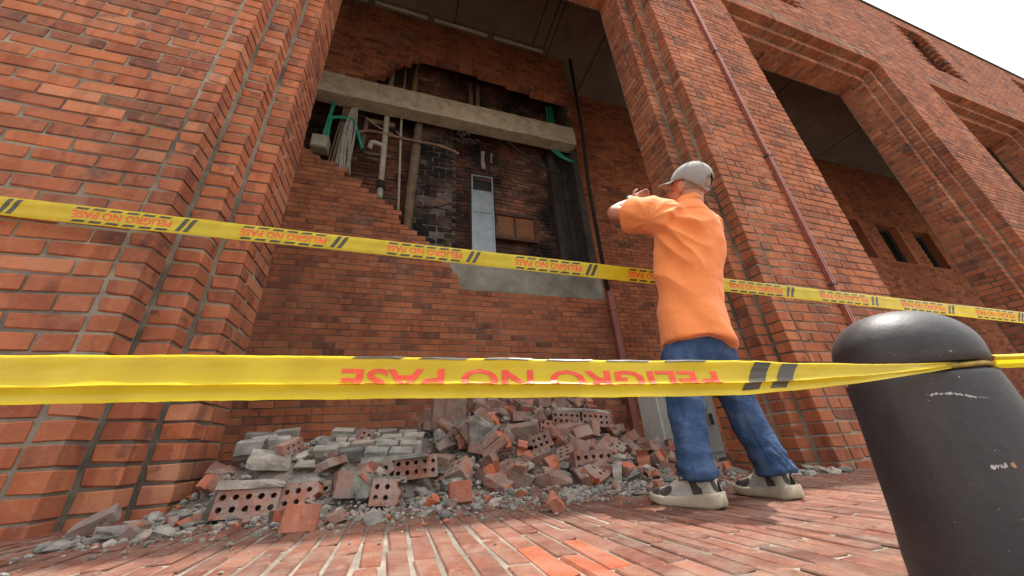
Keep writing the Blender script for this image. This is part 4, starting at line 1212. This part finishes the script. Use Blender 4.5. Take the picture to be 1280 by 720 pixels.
def remeshed(name, acc, voxel, smooth_it, mat, parent, disp=None, sm2=2):
    me = bpy.data.meshes.new(name); me.from_pydata(acc.v, [], acc.f); me.update()
    o = bpy.data.objects.new(name, me); COL.objects.link(o)
    md = o.modifiers.new('r', 'REMESH'); md.mode = 'VOXEL'; md.voxel_size = voxel
    if smooth_it:
        ms = o.modifiers.new('s', 'SMOOTH'); ms.factor = .5; ms.iterations = smooth_it
    dg = bpy.context.evaluated_depsgraph_get()
    m2 = bpy.data.meshes.new_from_object(o.evaluated_get(dg))
    bpy.data.objects.remove(o)
    n = len(m2.vertices)
    co = np.empty(n * 3); m2.vertices.foreach_get('co', co); co = co.reshape(-1, 3)
    no = np.empty(n * 3); m2.vertices.foreach_get('normal', no); no = no.reshape(-1, 3)
    if disp:
        dv = np.array([disp(Vector(p), Vector(q)) for p, q in zip(co, no)])
        co = co + no * dv[:, None]
    off = np.array(wloc(parent))
    m2.vertices.foreach_set('co', (co - off).ravel()); m2.update()
    m2.materials.clear(); m2.materials.append(mat); m2.shade_smooth()
    m2.name = name
    ob = bpy.data.objects.new(name, m2); COL.objects.link(ob); ob.parent = parent
    return ob
def fabric(name, c, c2, weave=900, rough=.85, sheen=.2, bump=.25):
    t = NT(name); P = t.obj()
    n = t.noise(P, 7, 4, .6); w = t.noise(P, weave, 2, .5)
    cc = t.mix(n, c, c2)
    cc = t.mix(.15, cc, t.mix(w, (0, 0, 0), (1, 1, 1)), 'OVERLAY')
    t.col(cc); t.rough(rough); t.b.inputs['Sheen Weight'].default_value = sheen
    t.b.inputs['Specular IOR Level'].default_value = .2
    wr = t.noise(t.scale(P, (1.0, 1.0, 1.6)), 14, 5, .55)
    b2 = t.n('Bump'); b2.inputs['Strength'].default_value = .55; b2.inputs['Distance'].default_value = .008; t.l(wr, b2.inputs['Height'])
    b1 = t.n('Bump'); b1.inputs['Strength'].default_value = bump; b1.inputs['Distance'].default_value = .0008; t.l(w, b1.inputs['Height']); t.l(b2.outputs[0], b1.inputs['Normal'])
    t.l(b1.outputs[0], t.b.inputs['Normal']); return t.m
M['shirt'] = fabric('orange_cotton', (.80, .235, .068), (.90, .31, .105))
def denim():
    t = NT('denim'); P = t.obj()
    n = t.noise(P, 9, 5, .65); w = t.noise(t.scale(P, (1, 1, .35)), 500, 3, .6)
    c = t.ramp(n, [(.3, (.018, .038, .090)), (.55, (.042, .080, .165)), (.75, (.11, .165, .25))])
    c = t.mix(.4, c, t.mix(w, (0, 0, .02), (1, 1, 1)), 'OVERLAY')
    st_ = t.noise(t.scale(P, (1, 1, .18)), 26, 5, .6)
    c = t.mix(t.math('MULTIPLY', t.ramp(st_, [(.5, (0, 0, 0)), (.75, (1, 1, 1))]), .3), c, (.14, .20, .29))
    t.col(c); t.rough(.9); t.b.inputs['Specular IOR Level'].default_value = .2
    wr = t.noise(t.scale(P, (1.2, 1.2, 2.4)), 15, 5, .6)
    t.bump(t.math('ADD', t.math('MULTIPLY', wr, 1.0), t.math('MULTIPLY', w, .06)), .8, .012); return t.m
M['denim'] = denim()
def skin():
    t = NT('skin'); P = t.obj(); n = t.noise(P, 40, 5, .6); n2 = t.noise(P, 9, 3, .5)
    t.col(t.mix(n2, t.mix(n, (.40, .17, .10), (.50, .24, .155)), (.46, .18, .12))); t.rough(.55)
    t.b.inputs['Subsurface Weight'].default_value = .12; t.b.inputs['Subsurface Radius'].default_value = (.012, .005, .003)
    t.bump(n, .2, .001); return t.m
M['skin'] = skin()
M['cap'] = fabric('grey_twill', (.25, .245, .235), (.33, .32, .31), weave=600)
M['hair'] = simple_mat('grey_hair', (.26, .20, .165), .8, var=.5, sc=200, bump=.8)
M['shoe'] = simple_mat('shoe_leather', (.40, .37, .31), .6, var=.3, sc=30)
M['sole'] = simple_mat('cream_sole', (.46, .40, .295), .7, var=.28, sc=22)
M['shoe_dark'] = simple_mat('shoe_suede', (.055, .047, .040), .85, var=.3, sc=60)
M['rubber'] = simple_mat('black_rubber', (.03, .03, .03), .8)

SHO_C = W(.17, -.045, 1.20)
HEADC = W(.232, -.05, 1.390)
TILT = R_(30)
HR = Matrix.Rotation(TILT, 3, 'X') @ Matrix.Rotation(R_(16), 3, 'Z')        # looking up, a little to the left
L_SH, R_SH = SHO_C + Vector((-.135, .02, .015)), SHO_C + Vector((.115, .03, -.01))
L_EL, R_EL = Vector((1.095, 1.345, 1.395)), Vector((1.50, 1.33, 1.28))
L_WR, R_WR = Vector((1.265, 1.352, 1.515)), Vector((1.46, 1.36, 1.50))
L_HIP, R_HIP = W(.055, .035, .64) + Vector((-.08, 0, 0)), W(.055, .035, .64) + Vector((.08, 0, 0))
L_AN, R_AN = Vector((1.052, 1.150, .085 + gz(1.05))), Vector((1.425, 1.155, .085 + gz(1.42)))
L_KN = (L_HIP + L_AN) / 2 + Vector((-.005, .02, .0)); R_KN = (R_HIP + R_AN) / 2 + Vector((.02, .02, 0))

# body: one skin
acc = Acc()
loft(acc, [ring(W(.055, .035, .56), .10, .075), ring(W(.06, .03, .66), .11, .08), ring(W(.085, .02, .82), .135, .095), ring(W(.14, -.02, 1.04), .15, .105), ring(W(.165, -.04, 1.17), .15, .095), ring(W(.18, -.045, 1.235), .09, .075), ring(W(.2, -.05, 1.27), .058, .058)])
limb(acc, [W(.195, -.05, 1.24), W(.225, -.05, 1.33)], [.060, .056], 16)
ellipsoid(acc, HEADC + HR @ Vector((0, -.006, .012)), .073, .092, .088, HR)
ellipsoid(acc, HEADC + HR @ Vector((0, .030, -.050)), .056, .062, .062, HR)
ellipsoid(acc, HEADC + HR @ Vector((0, .060, -.085)), .030, .026, .022, HR, 12)
ellipsoid(acc, HEADC + HR @ Vector((0, .098, -.030)), .014, .020, .024, HR, 12)
ellipsoid(acc, HEADC + HR @ Vector((0, .088, -.065)), .022, .008, .010, HR, 10)
for s in (-1, 1):
    ellipsoid(acc, HEADC + HR @ Vector((s * .075, .002, -.018)), .011, .021, .033, HR, 12)
    ellipsoid(acc, HEADC + HR @ Vector((s * .030, .080, -.002)), .014, .010, .010, HR, 10)
for sh, elb, wr in ((L_SH, L_EL, L_WR), (R_SH, R_EL, R_WR)):
    limb(acc, [sh, sh.lerp(elb, .5), elb], [.055, .047, .041], 14)
    limb(acc, [elb, elb.lerp(wr, .35), elb.lerp(wr, .8), wr], [.040, .041, .031, .027], 14)
for hp, kn_, an in ((L_HIP, L_KN, L_AN), (R_HIP, R_KN, R_AN)):
    limb(acc, [hp, hp.lerp(kn_, .5), kn_, kn_.lerp(an, .4), an, an + Vector((0, .02, -.045))], [.066, .060, .050, .046, .032, .030], 14)
def hand(acc, wr, d, up_, side):
    """palm and five fingers, curled; d: pointing direction, side: towards the thumb"""
    d = d.normalized(); side = (side - d * side.dot(d)).normalized(); nrm = d.cross(side).normalized()
    pc = wr + d * .045
    Rm = Matrix((side, nrm, d)).transposed()
    ellipsoid(acc, pc, .036, .016, .048, Rm, 12)
    for i, (o, ln) in enumerate(((.027, .068), (.009, .076), (-.009, .070), (-.027, .054))):
        b = wr + d * .078 + side * o
        k1 = b + d * ln * .42 + nrm * .010; k2 = k1 + d * ln * .18 + nrm * ln * .36; k3 = k2 - d * ln * .12 + nrm * ln * .28
        limb(acc, [b - d * .02, b, k1, k2, k3], [.0085, .0085, .008, .0073, .006], 8)
    b = wr + d * .022 + side * .026
    k1 = b + side * .024 + d * .022 + nrm * .008; k2 = k1 + d * .028 + side * .004 + nrm * .012
    limb(acc, [b - side * .015, b, k1, k2], [.011, .0105, .0092, .0075], 8)
hand(acc, L_WR, (Vector((1.345, 1.36, 1.575)) - L_WR), None, Vector((0, -.3, 1)))
hand(acc, R_WR, (Vector((1.385, 1.37, 1.575)) - R_WR), None, Vector((0, -.3, 1)))
remeshed('body', acc, .0055, 3, M['skin'], man)

# shirt
def hnoise(p, s): return noise.noise(p * s)
ARM = W(-.005, -.06, 1.17)
def ridge(x): return 1 - 2 * abs(math.sin(x))
def shirt_disp(p, n):
    q = p - ARM
    l, z = q.dot(LAT), q.z
    dist = math.hypot(l, z) + .02
    th = math.atan2(z, l)
    w1 = ridge(th * 5.5 + 1.6 * hnoise(p, 4.0) + .4)
    f1 = .012 * w1 * math.exp(-((dist - .20) / .10) ** 2) * (1 if z < .04 else .3)
    # long drapes falling from the raised shoulder across the back
    u = l * .75 + z * .62 + .05 * hnoise(p, 3.2)
    f2 = .017 * ridge(u * 21 + 1.4 * hnoise(p, 5)) * math.exp(-((p.z - .96) / .17) ** 2) * (.25 + .75 * max(0, min(1, hnoise(p, 4.2) * 1.6 + .5)))
    f3 = .010 * math.sin(l * 30 + 3.0 * hnoise(p, 2.5) + z * 6) * max(0, min(1, (.82 - p.z) / .2))
    f4 = .003 * hnoise(p, 22) + .007 * hnoise(p, 9)
    return f1 + f2 + f3 + f4
acc = Acc()
loft(acc, [ring(W(.060, .03, .573), .174, .150, tilt=(-.04, -.15)), ring(W(.064, .03, .65), .170, .144, tilt=(-.04, -.13)), ring(W(.076, .025, .76), .162, .130, tilt=(-.03, -.06)), ring(W(.09, .015, .86), .168, .124, tilt=(-.02, 0)), ring(W(.12, 0, .96), .180, .128, sq=.92),
           ring(W(.142, -.015, 1.05), .186, .130, sq=.9), ring(W(.158, -.03, 1.13), .182, .122, sq=.9), ring(W(.168, -.04, 1.19), .165, .108, sq=.92), ring(W(.178, -.045, 1.235), .125, .090), ring(W(.192, -.05, 1.265), .080, .070), ring(W(.20, -.05, 1.283), .066, .062)])
for sh, elb, sg in ((L_SH, L_EL, 1), (R_SH, R_EL, -1)):
    v = elb - sh
    limb(acc, [sh - v * .22 + Vector((0, 0, -.035)), sh + Vector((0, 0, -.012)), sh + v * .25, sh + v * .48, sh + v * .60], [.088, .095, .098, .098, .102], 20)
remeshed('shirt', acc, .006, 9, M['shirt'], man, shirt_disp)
acc = Acc()                      # collar
cN = W(.20, -.05, 1.27)
for k in range(2):
    pass
rgs = [ring(cN + Vector((0, 0, .008)), .071, .067), ring(cN + Vector((.002, -.003, .034)), .068, .064), ring(cN + Vector((.002, -.004, .040)), .064, .060), ring(cN + Vector((0, 0, .010)), .060, .056)]
V = [p for rg in rgs for p in rg]; F = []
for i in range(3):
    for j in range(28): F.append((i * 28 + j, i * 28 + (j + 1) % 28, (i + 1) * 28 + (j + 1) % 28, (i + 1) * 28 + j))
mesh_obj('collar', V, F, M['shirt'], man, smooth=True)

# jeans
def jeans_disp(p, n):
    zz = p.z
    ank = math.exp(-((zz - .09) / .07) ** 2)
    wv = zz + .035 * hnoise(p, 9) + .25 * (p.x - p.y) * math.sin(p.x * 40)
    f = .010 * ank * ridge(wv * 42) * (.3 + .7 * abs(hnoise(p, 8)) * 2)
    kn_ = math.exp(-((zz - .34) / .14) ** 2)
    f += .011 * kn_ * ridge((zz * .8 + .6 * (p.x - p.y) + .04 * hnoise(p, 7)) * 24) * max(0, hnoise(p, 6) + .35)
    f += .009 * ridge((zz * .6 - p.x * .8) * 26 + 1.5 * hnoise(p, 5)) * math.exp(-((zz - .53) / .08) ** 2)
    return f + .003 * hnoise(p, 14) + .004 * hnoise(p, 6)
acc = Acc()
loft(acc, [ring(W(.055, .035, .47), .10, .095), ring(W(.055, .035, .52), .140, .116), ring(W(.058, .033, .60), .142, .116), ring(W(.066, .03, .70), .136, .105)])
for hp, kn_, an in ((L_HIP, L_KN, L_AN), (R_HIP, R_KN, R_AN)):
    limb(acc, [hp + Vector((-.012 * (1 if hp is R_HIP else -1), 0, -.05)), hp.lerp(kn_, .5), kn_, kn_.lerp(an, .5), an + Vector((0, -.004, .045)), an + Vector((0, -.008, -.004))], [.076, .082, .073, .066, .064, .068], 20)
remeshed('jeans', acc, .0075, 5, M['denim'], man, jeans_disp)
# side seams of the jeans
for hp, kn_, an in ((L_HIP, L_KN, L_AN), (R_HIP, R_KN, R_AN)):
    dirv = Vector((-.75, -.65, 0)).normalized()
    pts = [hp + dirv * .078 + Vector((0, 0, -.06)), kn_ + dirv * .0745, kn_.lerp(an, .5) + dirv * .069, an + dirv * .068 + Vector((0, 0, .04))]
    tube_obj('seam', smooth_path(pts, 6), .0022, M['denim'], man, 6)

# cap
def capP(azm, elv, rr=1.0):
    k = Vector((math.sin(azm) * math.cos(elv) * .087, math.cos(azm) * math.cos(elv) * .104, math.sin(elv) * .098)) * rr
    return HEADC + HR @ (k + Vector((0, -.006, .024)))
V = []; F = []
na, ne = 60, 15
for i in range(ne + 1):
    for j in range(na): 
        az_ = 2 * math.pi * j / na; lo_ = -.06 - .60 * max(0, -math.cos(az_)) ** 1.3
        V.append(tuple(capP(az_, lo_ + (math.pi / 2 - lo_) * (i / ne) * .999)))
for i in range(ne):
    for j in range(na):
        a = 360 * (j + .5) / na; elv = (i + .5) / ne
        d = abs(a - 180)
        if .09 < elv < .42 and (d / 27) ** 2 + ((elv - .10) / .27) ** 2 < 1: continue
        F.append((i * na + j, i * na + (j + 1) % na, (i + 1) * na + (j + 1) % na, (i + 1) * na + j))
cp = mesh_obj('cap', V, F, M['cap'], man, smooth=True); cp['label'] = 'grey baseball cap with an open strap at the back'
md = cp.modifiers.new('th', 'SOLIDIFY'); md.thickness = .003; md.offset = 1
V = []; F = []                   # brim
nb = 20
for i in range(7):
    for j in range(nb + 1):
        azm = R_(-66) + R_(132) * j / nb
        k = i / 6
        base = Vector((math.sin(azm) * .088, math.cos(azm) * .105, -.004))
        out = Vector((math.sin(azm) * .030, .075 * math.cos(azm * 1.25), -.020 * (math.sin(azm)) ** 2 - .004)) * k
        V.append(tuple(HEADC + HR @ (base + out + Vector((0, -.006, .022)))))
for i in range(6):
    for j in range(nb): a = i * (nb + 1) + j; F.append((a, a + 1, a + nb + 2, a + nb + 1))
bm_ = mesh_obj('brim', V, F, M['cap'], cp, smooth=True) if False else mesh_obj('brim', V, F, M['cap'], man, smooth=True)
md = bm_.modifiers.new('th', 'SOLIDIFY'); md.thickness = .004; md.offset = 0
acc = Acc(); ellipsoid(acc, capP(0, math.pi / 2, 1.02), .007, .007, .005, HR, 8); acc.obj('cap_button', M['cap'], man, True)
for a in range(6):
    azm = R_(a * 60 + 30)
    tube_obj('cap_seam', [capP(azm, -.05 + 1.6 * q / 10, 1.028) for q in range(4 if a in (2, 3) else 0, 11)], .0012, M['cap'], man, 5)
# hair below the cap
acc = Acc(); ellipsoid(acc, HEADC + HR @ Vector((0, -.016, .012)), .0755, .084, .080, HR, 22); acc.obj('hair', M['hair'], man, True)

# wrist watch
wd_ = (L_WR - L_EL).normalized()
wc = L_EL.lerp(L_WR, .86)
tube_obj('watch_strap', [wc - wd_ * .011, wc + wd_ * .011], .0345, M['rubber'], man, 20)
sd = Vector((-.35, -.65, .65)); sd = (sd - wd_ * sd.dot(wd_)).normalized()
tube_obj('watch_face', [wc + sd * .030, wc + sd * .042], .019, simple_mat('watch_steel', (.5, .52, .55), .25, metal=.9), man, 18)

# shoes
def shoe(heel, ang, label):
    fw = Vector((math.sin(ang), math.cos(ang), 0)); rt = Vector((math.cos(ang), -math.sin(ang), 0))
    z0 = gz(heel[0]) + .001
    H0 = Vector((heel[0], heel[1], z0))
    root = empty('shoe', H0, man); root['label'] = label
    Lf = .268
    S_ = [0, .03, .10, .22, .38, .55, .70, .84, .94, 1.0]
    HW = [.012, .030, .036, .036, .037, .044, .047, .042, .030, .008]
    TP = [.085, .112, .124, .122, .108, .086, .066, .056, .049, .034]
    def U(s, ph, off=0.0):
        """upper: ph 0 (left bottom) .. pi (right bottom)"""
        hw = np.interp(s, S_, HW); tp = np.interp(s, S_, TP)
        sx = math.cos(ph); sy = max(0, math.sin(ph))
        zz = .022 + (tp - .022) * sy ** .75
        ww = hw * (math.copysign(abs(sx) ** .72, sx)) * (1 - .30 * sy * (1 if s < .5 else .5)) + 0
        p = H0 + fw * (s * Lf) - rt * ww + Vector((0, 0, zz))
        if off:
            c = H0 + fw * (s * Lf) + Vector((0, 0, .035)); p += (p - c).normalized() * off
        return p
    ns, nph = 34, 22
    V = [tuple(U(i / ns, math.pi * j / nph)) for i in range(ns + 1) for j in range(nph + 1)]
    F = [(i * (nph + 1) + j, i * (nph + 1) + j + 1, (i + 1) * (nph + 1) + j + 1, (i + 1) * (nph + 1) + j) for i in range(ns) for j in range(nph)]
    mesh_obj('upper', V, F, M['shoe'], root, True)
    rg = []
    for i in range(ns + 1):
        s = i / ns; hw = np.interp(s, S_, HW) * 1.05 + .005
        zt = np.interp(s, [0, .15, .4, .7, 1], [.050, .046, .036, .031, .038]); zb_ = np.interp(s, [0, .08, .3, .75, 1], [.010, .001, .0, .0, .014])
        c = H0 + fw * (-.006 + s * (Lf + .014))
        rg.append([tuple(c + rt * (hw * x_) + Vector((0, 0, zb_ + (zt - zb_) * z_))) for x_, z_ in ((-.93, 0), (.93, 0), (1.06, .25), (1.0, .55), (1.04, .8), (.96, 1), (-.96, 1), (-1.04, .8), (-1.0, .55), (-1.06, .25))])
    acc = Acc(); loft(acc, rg); acc.obj('sole', M['sole'], root, True)
    acc = Acc(); loft(acc, [[tuple(H0 + fw * (s * Lf) + rt * (x_ * (np.interp(s, S_, HW) * .98 + .004)) + Vector((0, 0, zz))) for x_, zz in ((-1, -.0005), (1, -.0005), (1, .004), (-1, .004))] for s in (.06, .3, .6, .8, .93)]); acc.obj('outsole', M['rubber'], root)
    def patch(name, s0, s1, p0, p1, mat, off, shape=None, n=14):
        V = []; F = []
        for i in range(n + 1):
            for j in range(n + 1):
                a, b = i / n, j / n
                if shape == 'oval':
                    aa, bb = 2 * a - 1, 2 * b - 1
                    x_, y_ = aa * math.sqrt(1 - bb * bb / 2), bb * math.sqrt(1 - aa * aa / 2); a, b = (x_ + 1) / 2, (y_ + 1) / 2
                sl = .0
                if shape == 'slant': sl = (b - .5) * .09
                V.append(tuple(U(min(1, max(0, s0 + (s1 - s0) * a + sl)), p0 + (p1 - p0) * b, off)))
        for i in range(n):
            for j in range(n): q = i * (n + 1) + j; F.append((q, q + 1, q + n + 2, q + n + 1))
        return mesh_obj(name, V, F, mat, root, True)
    for mir in (0, 1):
        f = (lambda p: p) if not mir else (lambda p: math.pi - p)
        patch('toe_panel', .80, .985, f(.10), f(1.0), M['shoe_dark'], .0014)
        patch('vamp_panel', .58, .80, f(.15), f(.85), M['shoe_dark'], .0016, 'oval')
        patch('eyelet_panel', .36, .50, f(.75), f(1.15), M['shoe_dark'], .0018, 'oval')
        patch('eyelet', .39, .47, f(.84), f(1.06), M['sole'], .0024, 'oval')
        patch('quarter_panel', .20, .34, f(.12), f(1.05), M['shoe_dark'], .0014, 'slant')
        patch('heel_panel', .015, .07, f(.3), f(1.3), M['shoe_dark'], .0014, 'slant')
        patch('mesh_panel', .40, .60, f(.10), f(.40), simple_mat('shoe_mesh', (.33, .33, .32), .8, sc=150), .0014, 'oval')
        patch('badge', .075, .235, f(.28), f(.88), M['shoe'], .0034, 'oval')
        Vt, Ft = FILA
        V = []
        for x, y in Vt:
            s_ = (.20 - .09 * x) if not mir else (.11 + .09 * x)
            V.append(tuple(U(s_, f(.46 + .22 * y), .0042)))
        mesh_obj('badge_lettering', V, Ft, M['shoe_dark'], root)
    for q in range(4):
        s_ = .30 + .07 * q
        tube_obj('lace', [U(s_, math.pi / 2 + d_, .0035) for d_ in (-.55, -.3, 0, .3, .55)], .0028, M['shoe'], root, 6)
    return root
FILA = text_mesh2d('FILA')
shoe((1.066, 1.082), R_(-17), 'worn cream and grey running shoe, left')
shoe((1.418, 1.088), R_(5), 'worn cream and grey running shoe, right')
